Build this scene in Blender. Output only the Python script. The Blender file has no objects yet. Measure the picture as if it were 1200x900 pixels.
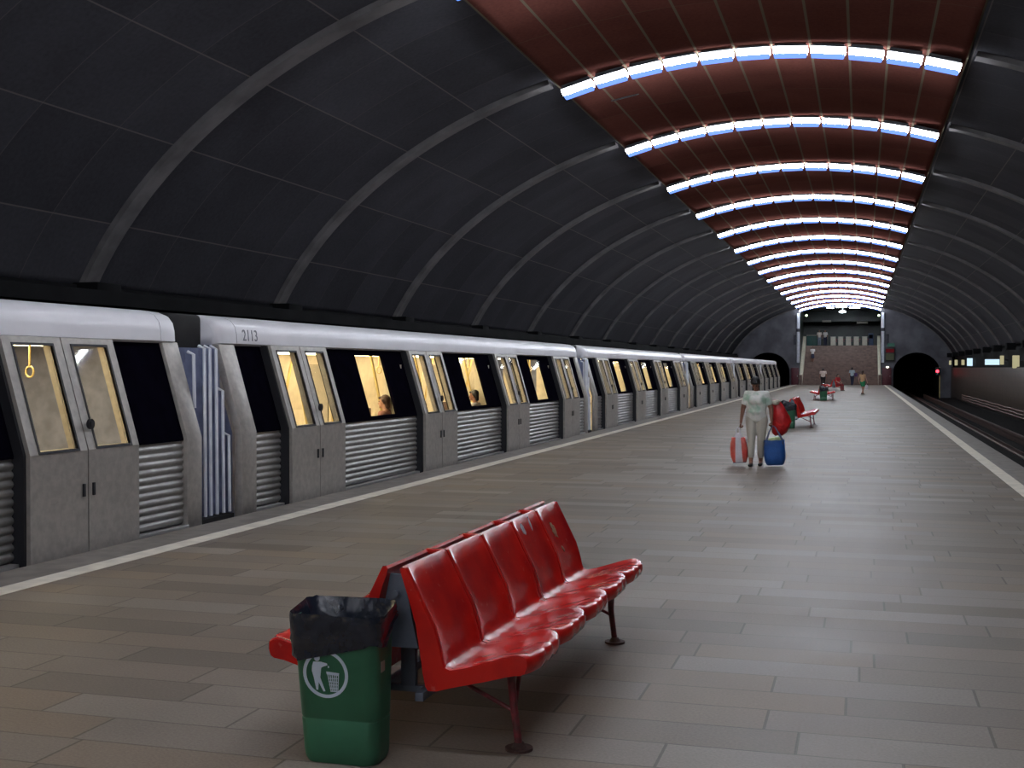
import bpy, bmesh, math, random
from mathutils import Vector, Matrix, noise as mnoise
random.seed(7)
SC = bpy.context.scene
COL = SC.collection
PI = math.pi
V = Vector

# ------------------------------------------------------------------ materials
def nt(name):
    m = bpy.data.materials.new(name); m.use_nodes = True
    t = m.node_tree; b = t.nodes['Principled BSDF']
    return m, t, b
def N(t, ty, **kw):
    n = t.nodes.new(ty)
    for k, v in kw.items(): setattr(n, k, v)
    return n
def L(t, a, b): t.links.new(a, b)
def M1(t, op, a, b=None, clamp=False):
    n = N(t, 'ShaderNodeMath', operation=op, use_clamp=clamp)
    for i, x in enumerate((a, b)):
        if x is None: continue
        if isinstance(x, (int, float)): n.inputs[i].default_value = x
        else: L(t, x, n.inputs[i])
    return n.outputs[0]
def MIX(t, f, a, b):
    n = N(t, 'ShaderNodeMix', data_type='RGBA')
    for s, x in ((n.inputs[0], f), (n.inputs[6], a), (n.inputs[7], b)):
        if isinstance(x, (int, float)): s.default_value = x
        elif isinstance(x, tuple): s.default_value = (*x, 1)
        else: L(t, x, s)
    return n.outputs[2]
def mat(name, col, rough=.5, metal=0, var=.15, scale=6, bump=0, bscale=40, coat=0, col2=None, lo=.35, hi=.65, spec=.5, sheen=0):
    """plain surface with procedural noise: colour drifts between col and col2"""
    m, t, b = nt(name)
    tc = N(t, 'ShaderNodeTexCoord'); nz = N(t, 'ShaderNodeTexNoise')
    nz.inputs['Scale'].default_value = scale; nz.inputs['Detail'].default_value = 5
    L(t, tc.outputs['Object'], nz.inputs['Vector'])
    mr = N(t, 'ShaderNodeMapRange'); mr.inputs[1].default_value = lo; mr.inputs[2].default_value = hi
    L(t, nz.outputs[0], mr.inputs[0])
    c2 = col2 or tuple(max(0, x*(1-var)) for x in col)
    c1 = col if col2 else tuple(min(1, x*(1+var)) for x in col)
    L(t, MIX(t, mr.outputs[0], c1, c2), b.inputs['Base Color'])
    b.inputs['Roughness'].default_value = rough; b.inputs['Metallic'].default_value = metal
    b.inputs['Specular IOR Level'].default_value = spec
    b.inputs['Coat Weight'].default_value = coat; b.inputs['Coat Roughness'].default_value = .12
    b.inputs['Sheen Weight'].default_value = sheen
    if bump:
        n2 = N(t, 'ShaderNodeTexNoise'); n2.inputs['Scale'].default_value = bscale; n2.inputs['Detail'].default_value = 3
        L(t, tc.outputs['Object'], n2.inputs['Vector'])
        bp = N(t, 'ShaderNodeBump'); bp.inputs['Strength'].default_value = bump; bp.inputs['Distance'].default_value = .02
        L(t, n2.outputs[0], bp.inputs['Height']); L(t, bp.outputs[0], b.inputs['Normal'])
    return m
def emat(name, col, s):
    m = bpy.data.materials.new(name); m.use_nodes = True; t = m.node_tree; t.nodes.clear()
    e = N(t, 'ShaderNodeEmission'); e.inputs[0].default_value = (*col, 1); e.inputs[1].default_value = s
    o = N(t, 'ShaderNodeOutputMaterial'); L(t, e.outputs[0], o.inputs[0]); return m
def glass(name, tint, refl=.12, rough=.03):
    m = bpy.data.materials.new(name); m.use_nodes = True; t = m.node_tree; t.nodes.clear()
    tr = N(t, 'ShaderNodeBsdfTransparent'); tr.inputs[0].default_value = (*tint, 1)
    g = N(t, 'ShaderNodeBsdfGlossy'); g.inputs['Roughness'].default_value = rough
    fr = N(t, 'ShaderNodeFresnel'); fr.inputs[0].default_value = 1.45
    mx = N(t, 'ShaderNodeMixShader'); L(t, M1(t, 'MULTIPLY', fr.outputs[0], .07), mx.inputs[0])
    L(t, tr.outputs[0], mx.inputs[1]); L(t, g.outputs[0], mx.inputs[2])
    o = N(t, 'ShaderNodeOutputMaterial'); L(t, mx.outputs[0], o.inputs[0]); return m
def line_mask(t, coord, pitch, w, off=0.0):
    """1 on thin lines repeated every pitch along coord"""
    a = M1(t, 'FRACT', M1(t, 'DIVIDE', M1(t, 'ADD', coord, off), pitch))
    d = M1(t, 'MULTIPLY', M1(t, 'MINIMUM', a, M1(t, 'SUBTRACT', 1.0, a)), pitch)
    return M1(t, 'LESS_THAN', d, w/2)

def floor_material():
    m, t, b = nt('granite_slabs')
    tc = N(t, 'ShaderNodeTexCoord'); sx = N(t, 'ShaderNodeSeparateXYZ'); L(t, tc.outputs['Object'], sx.inputs[0])
    x, y = sx.outputs[0], sx.outputs[1]
    RW, LN = .34, 1.02
    row = M1(t, 'FLOOR', M1(t, 'DIVIDE', y, RW))
    wn = N(t, 'ShaderNodeTexWhiteNoise', noise_dimensions='1D'); L(t, row, wn.inputs['W'])
    xs = M1(t, 'ADD', x, M1(t, 'MULTIPLY', wn.outputs[0], 3.0))
    colm = M1(t, 'FLOOR', M1(t, 'DIVIDE', xs, LN))
    cv = N(t, 'ShaderNodeCombineXYZ'); L(t, row, cv.inputs[0]); L(t, colm, cv.inputs[1])
    w2 = N(t, 'ShaderNodeTexWhiteNoise', noise_dimensions='2D'); L(t, cv.outputs[0], w2.inputs['Vector'])
    cr = N(t, 'ShaderNodeValToRGB'); L(t, w2.outputs[0], cr.inputs[0])
    e = cr.color_ramp.elements
    e[0].position = 0; e[0].color = (0.1922, 0.1617, 0.1323, 1); e[1].position = 1; e[1].color = (0.3053, 0.2653, 0.2261, 1)
    for p, c in ((.2, (0.2218, 0.1855, 0.1533, 1)), (.5, (0.2506, 0.2100, 0.1722, 1)), (.62, (0.2628, 0.2058, 0.1554, 1)), (.75, (0.2592, 0.2212, 0.1869, 1))):
        k = e.new(p); k.color = c
    nz = N(t, 'ShaderNodeTexNoise'); nz.inputs['Scale'].default_value = 1.1; nz.inputs['Detail'].default_value = 4
    L(t, tc.outputs['Object'], nz.inputs['Vector'])
    n2 = N(t, 'ShaderNodeTexNoise'); n2.inputs['Scale'].default_value = 70; n2.inputs['Detail'].default_value = 2
    L(t, tc.outputs['Object'], n2.inputs['Vector'])
    f1 = M1(t, 'ADD', .62, M1(t, 'MULTIPLY', nz.outputs[0], .5))
    f2 = M1(t, 'ADD', .72, M1(t, 'MULTIPLY', n2.outputs[0], .56))
    f = M1(t, 'MULTIPLY', f1, f2)
    jm = M1(t, 'MAXIMUM', line_mask(t, y, RW, .010), line_mask(t, xs, LN, .014))
    f = M1(t, 'MULTIPLY', f, M1(t, 'SUBTRACT', 1.0, M1(t, 'MULTIPLY', jm, .45)))
    mx = N(t, 'ShaderNodeVectorMath', operation='SCALE'); L(t, cr.outputs[0], mx.inputs[0]); L(t, f, mx.inputs['Scale'])
    L(t, mx.outputs[0], b.inputs['Base Color'])
    rr = M1(t, 'ADD', .42, M1(t, 'MULTIPLY', nz.outputs[0], .2))
    L(t, rr, b.inputs['Roughness'])
    b.inputs['Specular IOR Level'].default_value = .16
    bp = N(t, 'ShaderNodeBump'); bp.inputs['Strength'].default_value = .12; bp.inputs['Distance'].default_value = .01
    L(t, M1(t, 'SUBTRACT', n2.outputs[0], jm), bp.inputs['Height']); L(t, bp.outputs[0], b.inputs['Normal'])
    return m
def vault_material(name, base, line, pu, pv, wu, wv, ou=0.0, ov=0.0, var=.5, rough=.6, v_amt=.5, spec=.04):
    m, t, b = nt(name)
    uv = N(t, 'ShaderNodeUVMap'); sx = N(t, 'ShaderNodeSeparateXYZ'); L(t, uv.outputs[0], sx.inputs[0])
    u, v = sx.outputs[0], sx.outputs[1]
    a = M1(t, 'FLOOR', M1(t, 'DIVIDE', M1(t, 'ADD', u, ou), pu)); c = M1(t, 'FLOOR', M1(t, 'DIVIDE', M1(t, 'ADD', v, ov), pv))
    cv = N(t, 'ShaderNodeCombineXYZ'); L(t, a, cv.inputs[0]); L(t, c, cv.inputs[1])
    wn = N(t, 'ShaderNodeTexWhiteNoise', noise_dimensions='2D'); L(t, cv.outputs[0], wn.inputs['Vector'])
    nz = N(t, 'ShaderNodeTexNoise'); nz.inputs['Scale'].default_value = .7; nz.inputs['Detail'].default_value = 6
    L(t, uv.outputs[0], nz.inputs['Vector'])
    n3 = N(t, 'ShaderNodeTexNoise'); n3.inputs['Scale'].default_value = 14; n3.inputs['Detail'].default_value = 3
    L(t, uv.outputs[0], n3.inputs['Vector'])
    f = M1(t, 'ADD', 1-var*.5, M1(t, 'MULTIPLY', wn.outputs[0], var*.5))
    f = M1(t, 'MULTIPLY', f, M1(t, 'ADD', 1-var*.6, M1(t, 'MULTIPLY', nz.outputs[0], var*1.2)))
    f = M1(t, 'MULTIPLY', f, M1(t, 'ADD', .75, M1(t, 'MULTIPLY', n3.outputs[0], .5)))
    bs = N(t, 'ShaderNodeVectorMath', operation='SCALE'); bs.inputs[0].default_value = base; L(t, f, bs.inputs['Scale'])
    mk = M1(t, 'MAXIMUM', line_mask(t, u, pu, wu, ou), M1(t, 'MULTIPLY', line_mask(t, v, pv, wv, ov), v_amt))
    L(t, MIX(t, mk, bs.outputs[0], line), b.inputs['Base Color'])
    b.inputs['Roughness'].default_value = rough; b.inputs['Specular IOR Level'].default_value = spec
    return m

MT = {}
MT['floor'] = floor_material()
MT['vault'] = vault_material('slate_vault_panels', (.080, .079, .090), (.16, .145, .14), 1.72, 1.775, .026, .018, ou=.05)
MT['strip'] = vault_material('red_brown_ceiling_panels', (.185, .066, .052), (.20, .17, .12), .739, 7.1, .05, .02, var=.5, rough=.6, v_amt=.4, spec=0)
MT['rib'] = mat('rib_concrete', (.175, .165, .165), .7, var=.2, scale=2, spec=.1, bump=.2)
MT['concrete'] = mat('end_wall_concrete', (.145, .145, .165), .75, var=.25, scale=.8, bump=.2, spec=.1)
MT['darkwall'] = mat('dark_concrete', (.012, .012, .013), .85, var=.3, scale=1, spec=.1)  # near-black concrete for side walls, rib feet and tunnels
MT['track'] = mat('dark_ballast', (.010, .009, .009), .95, var=.5, scale=9, bump=.8, bscale=14, spec=.1)
MT['line'] = mat('cream_platform_stripe', (.80, .74, .62), .5, var=.12, scale=5)
MT['coping'] = mat('grey_coping_stone', (.215, .19, .165), .5, var=.2, scale=5)
MT['tilewall'] = vault_material('brown_wall_tiles', (.115, .085, .068), (.06, .05, .045), .30, .30, .015, .012, var=.4, rough=.4, v_amt=1, spec=.25)
MT['rail'] = mat('rusty_rail_steel', (.17, .10, .08), .4, metal=.8, var=.4, scale=8)
MT['cable'] = mat('red_brown_cable_sheath', (.22, .13, .11), .55, var=.3, scale=3)
MT['stone_step'] = mat('brown_granite_steps', (.22, .150, .122), .5, var=.25, scale=3)
MT['riser'] = mat('brown_granite_risers', (.15, .096, .08), .55, var=.25, scale=3)
MT['cream'] = mat('cream_plaster', (.62, .58, .46), .55, var=.1, scale=2)
MT['white_post'] = mat('pale_post_paint', (.62, .66, .74), .45, var=.08)
MT['band'] = mat('dark_band_paint', (.03, .03, .05), .5)
MT['cabinet'] = mat('dark_red_sheet_metal', (.09, .012, .022), .5, var=.2)
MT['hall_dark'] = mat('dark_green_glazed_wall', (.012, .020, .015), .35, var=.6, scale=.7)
MT['hall_pale'] = mat('pale_ceiling_plaster', (.55, .56, .58), .8, var=.1)
MT['barrier'] = mat('pale_barrier_steel', (.55, .50, .42), .45, var=.1)
MT['barrier_red'] = mat('dark_red_barrier_arm', (.22, .03, .04), .45)
MT['teal'] = mat('teal_panel', (.015, .09, .08), .45)
MT['blue_box'] = mat('dark_blue_panel', (.02, .05, .12), .45)
MT['lamp'] = emat('fluorescent_diffuser', (.86, .92, 1.0), 44.0)
MT['halo_glow'] = emat('blue_halo_emission', (.16, .30, 1.0), 1.6)  # blue halo around the lamps, put into an emission colour
MT['housing'] = mat('lamp_housing_paint', (.05, .05, .06), .5)
MT['hall_lamp'] = emat('hall_fluorescent', (.75, .92, 1.0), 22.0)
MT['warm_lamp'] = emat('greenish_bulb', (.75, 1.0, .55), 9.0)
MT['tunnel_warm'] = emat('pale_yellow_tube', (1.0, .92, .55), .42)
MT['tunnel_blue'] = emat('blue_white_tube', (.62, .85, 1.0), 1.1)
MT['sig_red'] = emat('red_signal_lens', (1.0, .03, .05), 7.0)
MT['sig_dim'] = emat('dim_teal_lens', (.03, .3, .3), .35)
MT['disp_red'] = emat('red_sign_face', (.9, .08, .12), .07)
MT['disp_green'] = mat('green_sign_face', (.02, .16, .10), .4)
MT['olive'] = mat('olive_sign_face', (.07, .08, .03), .5)
MT['black_paint'] = mat('black_paint', (.012, .012, .014), .45)
# train
MT['steel'] = mat('brushed_steel', (.42, .39, .355), .45, metal=.35, var=.10, scale=14)
MT['corr'] = mat('corrugated_steel', (.34, .33, .315), .42, metal=.6, var=.08, scale=10)
MT['roof_white'] = mat('white_roof_gloss', (.93, .91, .95), .45, var=.03, scale=2, coat=.25)
MT['black_gloss'] = mat('black_window_band', (.0035, .003, .007), .5, var=.2, spec=0)
MT['rubber'] = mat('black_rubber', (.012, .012, .016), .6)
MT['sill'] = mat('bright_sill_strip', (.55, .54, .53), .35, metal=.6, var=.08)
MT['pane'] = glass('clear_window_glass', (.93, .93, .90))
MT['bellows'] = mat('blue_grey_bellows', (.20, .23, .36), .45, metal=.2, var=.2)
MT['bar'] = mat('pale_blue_guard_bar', (.85, .88, .98), .35, metal=.1, var=.08)
MT['lining'] = mat('cream_interior_lining', (.74, .66, .52), .6, var=.08)
MT['in_floor'] = mat('brown_interior_floor', (.16, .11, .07), .6)
MT['in_seat'] = mat('dark_seat_fabric', (.10, .06, .05), .7)
MT['pole'] = mat('yellow_grab_pole', (.62, .48, .20), .35, var=.1)
MT['in_lamp'] = emat('warm_carriage_lamp', (1.0, .82, .50), 20.0)
MT['under'] = mat('dark_underframe', (.015, .014, .014), .8)
MT['number'] = mat('grey_lettering', (.22, .22, .26), .5)
# bench, bin
def bench_red():
    m, t, b = nt('worn_red_plastic')
    tc = N(t, 'ShaderNodeTexCoord')
    nz = N(t, 'ShaderNodeTexNoise'); nz.inputs['Scale'].default_value = 3.2; nz.inputs['Detail'].default_value = 6
    L(t, tc.outputs['Object'], nz.inputs['Vector'])
    mr = N(t, 'ShaderNodeMapRange'); mr.inputs[1].default_value = .42; mr.inputs[2].default_value = .66; L(t, nz.outputs[0], mr.inputs[0])
    c = MIX(t, mr.outputs[0], (.62, .018, .012), (.36, .010, .011))
    n2 = N(t, 'ShaderNodeTexNoise'); n2.inputs['Scale'].default_value = 22; n2.inputs['Detail'].default_value = 6
    L(t, tc.outputs['Object'], n2.inputs['Vector'])
    m2 = N(t, 'ShaderNodeMapRange'); m2.inputs[1].default_value = .66; m2.inputs[2].default_value = .74; L(t, n2.outputs[0], m2.inputs[0])
    c = MIX(t, M1(t, 'MULTIPLY', m2.outputs[0], .5), c, (.62, .16, .13))
    L(t, c, b.inputs['Base Color'])
    L(t, M1(t, 'ADD', .15, M1(t, 'MULTIPLY', nz.outputs[0], .16)), b.inputs['Roughness'])
    b.inputs['Coat Weight'].default_value = 0; b.inputs['Coat Roughness'].default_value = .2; b.inputs['Specular IOR Level'].default_value = .35
    return m
MT['red'] = bench_red()
MT['leg'] = mat('chipped_maroon_paint', (.26, .03, .045), .5, col2=(.10, .03, .03), scale=25, bump=.3)
MT['frame_steel'] = mat('blue_grey_bench_frame', (.13, .15, .19), .45, metal=.3)
MT['rust'] = mat('rusty_foot_plate', (.07, .035, .03), .8, var=.4, scale=20)
MT['st_white'] = mat('torn_white_sticker', (.62, .60, .64), .6, var=.2, scale=30)
MT['st_gold'] = mat('worn_paper_sticker', (.42, .30, .13), .6, col2=(.26, .04, .03), scale=60)
MT['bin'] = mat('green_bin_plastic', (.030, .145, .078), .42, var=.14, scale=5, coat=.1)
MT['bagblack'] = mat('black_bin_liner', (.014, .018, .030), .24, var=.3, scale=8, bump=1.0, bscale=9, coat=.4)
MT['logo'] = mat('pale_blue_print', (.62, .72, .84), .5, var=.04)
# people
MT['skin'] = mat('tan_skin', (.25, .115, .078), .55, var=.08)
MT['skin_pale'] = mat('light_skin', (.46, .26, .19), .55, var=.08)
MT['hair'] = mat('black_hair', (.010, .009, .010), .45, bump=.5, bscale=60)
MT['hair_brown'] = mat('brown_hair', (.06, .03, .02), .5, bump=.5, bscale=60)
MT['eye'] = mat('dark_eye', (.02, .015, .012), .2)
MT['blouse'] = mat('white_teal_print_blouse', (.84, .85, .81), .8, col2=(.42, .60, .48), scale=5, lo=.52, hi=.66)
MT['capri'] = mat('beige_cotton', (.50, .465, .40), .85, var=.06, scale=4)
MT['shoe'] = mat('dark_shoe_leather', (.02, .018, .018), .5)
def cloth(name, c): MT[name] = mat(name, c, .85, var=.1, scale=6)
cloth('white_cotton', (.62, .58, .57)); cloth('black_cloth', (.014, .013, .017)); cloth('pale_blue_cotton', (.42, .52, .58))
cloth('navy_cloth', (.02, .025, .06)); cloth('apricot_top', (.58, .36, .20)); cloth('green_shorts', (.02, .26, .12))
cloth('red_top', (.42, .02, .03)); cloth('cream_shirt', (.62, .52, .47)); cloth('purple_bag', (.08, .04, .14))
cloth('pink_shirt', (.45, .22, .18)); cloth('grey_blue_cloth', (.20, .22, .28))
MT['plastic_red'] = mat('coral_red_plastic', (.74, .07, .06), .35, col2=(.70, .16, .12), scale=9, bump=.5, bscale=18)
MT['plastic_white'] = mat('white_plastic_film', (.66, .62, .68), .35, var=.08, bump=.5, bscale=18)
MT['bag_blue'] = mat('blue_woven_plastic', (.012, .085, .32), .4, var=.2, scale=5, bump=.3, bscale=30)
MT['strap_blue'] = mat('grey_blue_webbing', (.09, .11, .20), .7)
MT['lime'] = mat('pale_lime_wrap', (.50, .60, .32), .6, var=.2, scale=12)
MT['bag_red'] = mat('bright_red_shiny_fabric', (.52, .012, .015), .38, var=.3, scale=7, bump=.8, bscale=12)
MT['knot'] = mat('cream_cloth', (.66, .64, .52), .8)

# ------------------------------------------------------------------ mesh helpers
class MB:
    def __init__(s): s.v = []; s.f = []; s.uv = []
    def add(s, vs, fs):
        o = len(s.v); s.v += [tuple(p) for p in vs]; s.f += [tuple(i+o for i in f) for f in fs]; return s
    def box(s, x0, x1, y0, y1, z0, z1):
        vs = [(x, y, z) for z in (z0, z1) for y in (y0, y1) for x in (x0, x1)]
        return s.add(vs, [(0,2,3,1),(4,5,7,6),(0,1,5,4),(2,6,7,3),(0,4,6,2),(1,3,7,5)])
    def loft(s, rings, closed=True, cap0=True, cap1=True):
        n = len(rings[0]); vs = [p for r in rings for p in r]; fs = []
        for i in range(len(rings)-1):
            for j in range(n if closed else n-1):
                k = (j+1) % n; fs.append((i*n+j, i*n+k, (i+1)*n+k, (i+1)*n+j))
        if cap0: fs.append(tuple(range(n))[::-1])
        if cap1: fs.append(tuple(range((len(rings)-1)*n, len(rings)*n)))
        return s.add(vs, fs)
    def extr_y(s, prof, y0, y1):   # closed (x,z) profile swept along y
        return s.loft([[(x, y0, z) for x, z in prof], [(x, y1, z) for x, z in prof]])
    def tube(s, path, r, n=8, cap=True):
        path = [V(p) for p in path]; rs = r if isinstance(r, (list, tuple)) else [r]*len(path); rings = []
        prev = None
        for i, p in enumerate(path):
            d = (path[min(i+1, len(path)-1)]-path[max(i-1, 0)]).normalized()
            if prev is None:
                a = V((0,0,1)) if abs(d.z) < .9 else V((1,0,0)); u = d.cross(a).normalized()
            else: u = (prev - d*prev.dot(d)).normalized()
            prev = u; w = d.cross(u)
            rings.append([p+(u*math.cos(2*PI*k/n)+w*math.sin(2*PI*k/n))*rs[i] for k in range(n)])
        return s.loft(rings, True, cap, cap)
    def cyl(s, c, r, h, n=20, axis='z', r2=None):
        c = V(c); ax = {'x': V((1,0,0)), 'y': V((0,1,0)), 'z': V((0,0,1))}[axis]
        return s.tube([c, c+ax*h], [r, r if r2 is None else r2], n)
    def ball(s, c, r, n=12, m=8):
        rx, ry, rz = r if isinstance(r, (tuple, list)) else (r, r, r); rings = []
        for i in range(m+1):
            a = -PI/2+PI*i/m; q = max(math.cos(a), .02)
            rings.append([(c[0]+rx*q*math.cos(2*PI*k/n), c[1]+ry*q*math.sin(2*PI*k/n), c[2]+rz*math.sin(a)) for k in range(n)])
        return s.loft(rings)
    def build(s, name, m, parent=None, smooth=False, bevel=0, loc=None, angle=35):
        me = bpy.data.meshes.new(name); me.from_pydata(s.v, [], s.f)
        bm = bmesh.new(); bm.from_mesh(me); bmesh.ops.recalc_face_normals(bm, faces=bm.faces)
        if bevel: bmesh.ops.bevel(bm, geom=[e for e in bm.edges if len(e.link_faces) == 2 and e.calc_face_angle(0) > .6], offset=bevel, segments=2, affect='EDGES', profile=.5, clamp_overlap=True)
        bm.to_mesh(me); bm.free()
        return link(name, me, m, parent, smooth or bevel > 0, loc, angle)
def link(name, me, m, parent=None, smooth=False, loc=None, angle=35):
    if m is not None: me.materials.append(MT[m] if isinstance(m, str) else m)
    if smooth:
        me.polygons.foreach_set('use_smooth', [True]*len(me.polygons)); me.set_sharp_from_angle(angle=math.radians(angle))
    o = bpy.data.objects.new(name, me); COL.objects.link(o)
    if parent is not None: o.parent = parent
    if loc is not None: o.location = loc
    return o
def tag(o, label, cat, group=None, kind=None):
    o['label'] = label; o['category'] = cat
    if group: o['group'] = group
    if kind: o['kind'] = kind
    return o
def struct(o, label=None):
    o['kind'] = 'structure'
    if label: o['label'] = label
    return o
def empty(name, loc=(0,0,0), rz=0):
    o = bpy.data.objects.new(name, None); COL.objects.link(o); o.location = loc; o.rotation_euler = (0,0,rz); o.empty_display_size = .1; return o
def dup(o, parent=None):
    c = o.copy(); COL.objects.link(c)
    if parent is not None: c.parent = parent
    for ch in list(o.children): dup(ch, c)
    return c
ORD = 'first second third fourth fifth sixth seventh eighth ninth tenth eleventh twelfth thirteenth fourteenth fifteenth sixteenth seventeenth eighteenth nineteenth twentieth'.split()

# ------------------------------------------------------------------ camera
F = 1420.0
cam = bpy.data.cameras.new('camera'); cam.sensor_width = 36; cam.lens = F/1200*36; cam.clip_end = 400; cam.clip_start = .05
co = bpy.data.objects.new('camera', cam); COL.objects.link(co); co.location = (0, 0, 1.7)
PITCH = math.atan(19/F); YAW = math.radians(16.10)
co.rotation_euler = (PI/2-PITCH, 0, YAW); SC.camera = co

# ------------------------------------------------------------------ hall shell
XC = -2.1; EA, EB, EZ = 11.16, 7.81, .42
YB, YE = -30.0, 124.6           # the vault runs from behind the camera to the end wall
def ez(dx): return EZ+EB*math.sqrt(max(0, 1-(dx/EA)**2))
def arc_pts(z_low, n=64):
    """vault points (x,z) and arc length from crown for one side (dx>=0), crown first, down to z_low"""
    th1 = math.asin((z_low-EZ)/EB); out = []; s = 0; p = None
    for i in range(n+1):
        th = PI/2+(th1-PI/2)*i/n; q = (EA*math.cos(th), EZ+EB*math.sin(th))
        if p: s += math.hypot(q[0]-p[0], q[1]-p[1])
        out.append((*q, s)); p = q
    return out
SPRING = 3.05
AP = arc_pts(SPRING)
S_EDGE = next(s for x, z, s in AP if x > 4.05)
def sheet(name, rows, y0, y1, m, ny=1):
    """swept open sheet with uv = (s, y)"""
    me = bpy.data.meshes.new(name); ys = [y0+(y1-y0)*i/ny for i in range(ny+1)]; n = len(rows)
    me.from_pydata([(x, y, z) for y in ys for x, z, s in rows], [], [(i*n+j, i*n+j+1, (i+1)*n+j+1, (i+1)*n+j) for i in range(ny) for j in range(n-1)])
    uvl = me.uv_layers.new(name='UVMap'); vs = me.vertices
    for lp in me.loops:
        k = lp.vertex_index; uvl.data[lp.index].uv = (rows[k % n][2], vs[k].co.y)
    return link(name, me, m, None, True)
rows = [(XC-x, z, s-S_EDGE) for x, z, s in reversed(AP)]+[(XC+x, z, s-S_EDGE) for x, z, s in AP[1:]]
# the vault sheet, thickened outwards
v_o = sheet('ceiling', rows, YB, YE, 'vault'); struct(v_o, 'dark slate panelled station vault')
sm = v_o.modifiers.new('t', 'SOLIDIFY'); sm.thickness = .3; sm.offset = 1
# red-brown suspended centre strip
SH, SG = 4.03, .50               # half width and rise
SR = (SH*SH+SG*SG)/(2*SG); SZ = 8.10
def strip_z(dx): return SZ-SR+math.sqrt(SR*SR-dx*dx)
sr = []; a1 = math.asin(SH/SR)
for i in range(49):
    a = -a1+2*a1*i/48; sr.append((XC+SR*math.sin(a), SZ-SR+SR*math.cos(a), SR*a+4.0645))
s_o = sheet('ceiling_strip', sr, YB, YE, 'strip'); struct(s_o, 'red-brown ceiling strip with pale battens along the crown')
sm = s_o.modifiers.new('t', 'SOLIDIFY'); sm.thickness = .05; sm.offset = 0
# side walls under the springing
def wall_sheet(name, x, zs, m, y0=YB, y1=YE):
    o = sheet(name, [(x, z, z) for z in zs], y0, y1, m); struct(o)
    md = o.modifiers.new('t', 'SOLIDIFY'); md.thickness = .2; md.offset = 0; return o
XL, XR = XC-10.5, XC+10.5
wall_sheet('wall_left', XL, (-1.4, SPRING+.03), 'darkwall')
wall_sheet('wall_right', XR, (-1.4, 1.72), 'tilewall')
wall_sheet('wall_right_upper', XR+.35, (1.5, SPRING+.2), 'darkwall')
struct(MB().box(XR-.06, XR+.4, YB, YE, 1.70, 1.76).build('trim_ledge_right', 'darkwall'))
# ribs
RIB0, RP = 24.6, 7.1
rib_ys = [RIB0+RP*k for k in range(-6, 15)]
def rib(side):
    pts = [(x, z) for x, z, s in AP if x > 4.12]
    rings = []
    for i, (x, z) in enumerate(pts):
        nx, nz = x/EA**2, (z-EZ)/EB**2; l = math.hypot(nx, nz); nx /= l; nz /= l
        a, b = (x-nx*.10, z-nz*.10), (x+nx*.05, z+nz*.05)
        rings.append([(XC+side*a[0], -.19, a[1]), (XC+side*a[0], .19, a[1]), (XC+side*b[0], .19, b[1]), (XC+side*b[0], -.19, b[1])])
    return MB().loft(rings)
n_tr = 0
for side, nm in ((-1, 'left'), (1, 'right')):
    base = None; fbase = None
    for y in rib_ys:
        n_tr += 1
        if base is None:
            o = base = rib(side).build('trim_%d' % n_tr, 'rib', smooth=True)
            x = XC+side*10.25
            f = fbase = MB().box(x-.25, x+.25, -.34, .34, 2.72, 3.12).build('trim_rib_foot', 'darkwall', bevel=.03)
        else:
            o = base.copy(); COL.objects.link(o); o.name = 'trim_%d' % n_tr
            f = fbase.copy(); COL.objects.link(f)
        o.location.y = y+(.15 if 17 < y < 18 else 0); struct(o); f.location.y = o.location.y; struct(f)
struct(MB().box(XL+.1, XL+.55, YB, YE, 2.74, 2.86).add(*[[(XL+.5, YB, 2.86), (XL+.55, YB, 2.86), (XL+.55, YE, 2.86), (XL+.5, YE, 2.86), (XL+.5, YB, 2.98), (XL+.55, YB, 2.98), (XL+.55, YE, 2.98), (XL+.5, YE, 2.98)], [(0,1,2,3),(4,5,6,7),(0,1,5,4),(1,2,6,5),(2,3,7,6),(3,0,4,7)]]).build('trim_cable_tray_left', 'darkwall'))

# platform
PL, PR = -6.84, 2.64
fl = MB().box(PL, PR, YB, YE+.05, -.28, 0).build('floor', 'floor'); struct(fl, 'granite slab island platform')
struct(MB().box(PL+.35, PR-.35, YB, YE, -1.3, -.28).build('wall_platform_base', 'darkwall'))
struct(MB().box(-6.39, -6.17, YB, YE, -.002, .004).build('trim_stripe_left', 'line'), 'cream safety stripe along the train side')
struct(MB().box(2.05, 2.25, YB, YE, -.002, .004).build('trim_stripe_right', 'line'), 'cream safety stripe along the empty track')
struct(MB().box(PL-.02, -6.39, YB, YE, -.10, .002).build('trim_coping_left', 'coping'))
struct(MB().box(2.25, PR+.02, YB, YE, -.10, .002).build('trim_coping_right', 'coping'))
struct(MB().box(XL-.2, XR+.2, YB, YE+40, -1.5, -1.22).build('floor_trackbed', 'track'))
struct(MB().box(XL-.3, XR+.6, YB-.3, YB, -1.5, 8.6).build('wall_behind', 'darkwall'))
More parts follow.
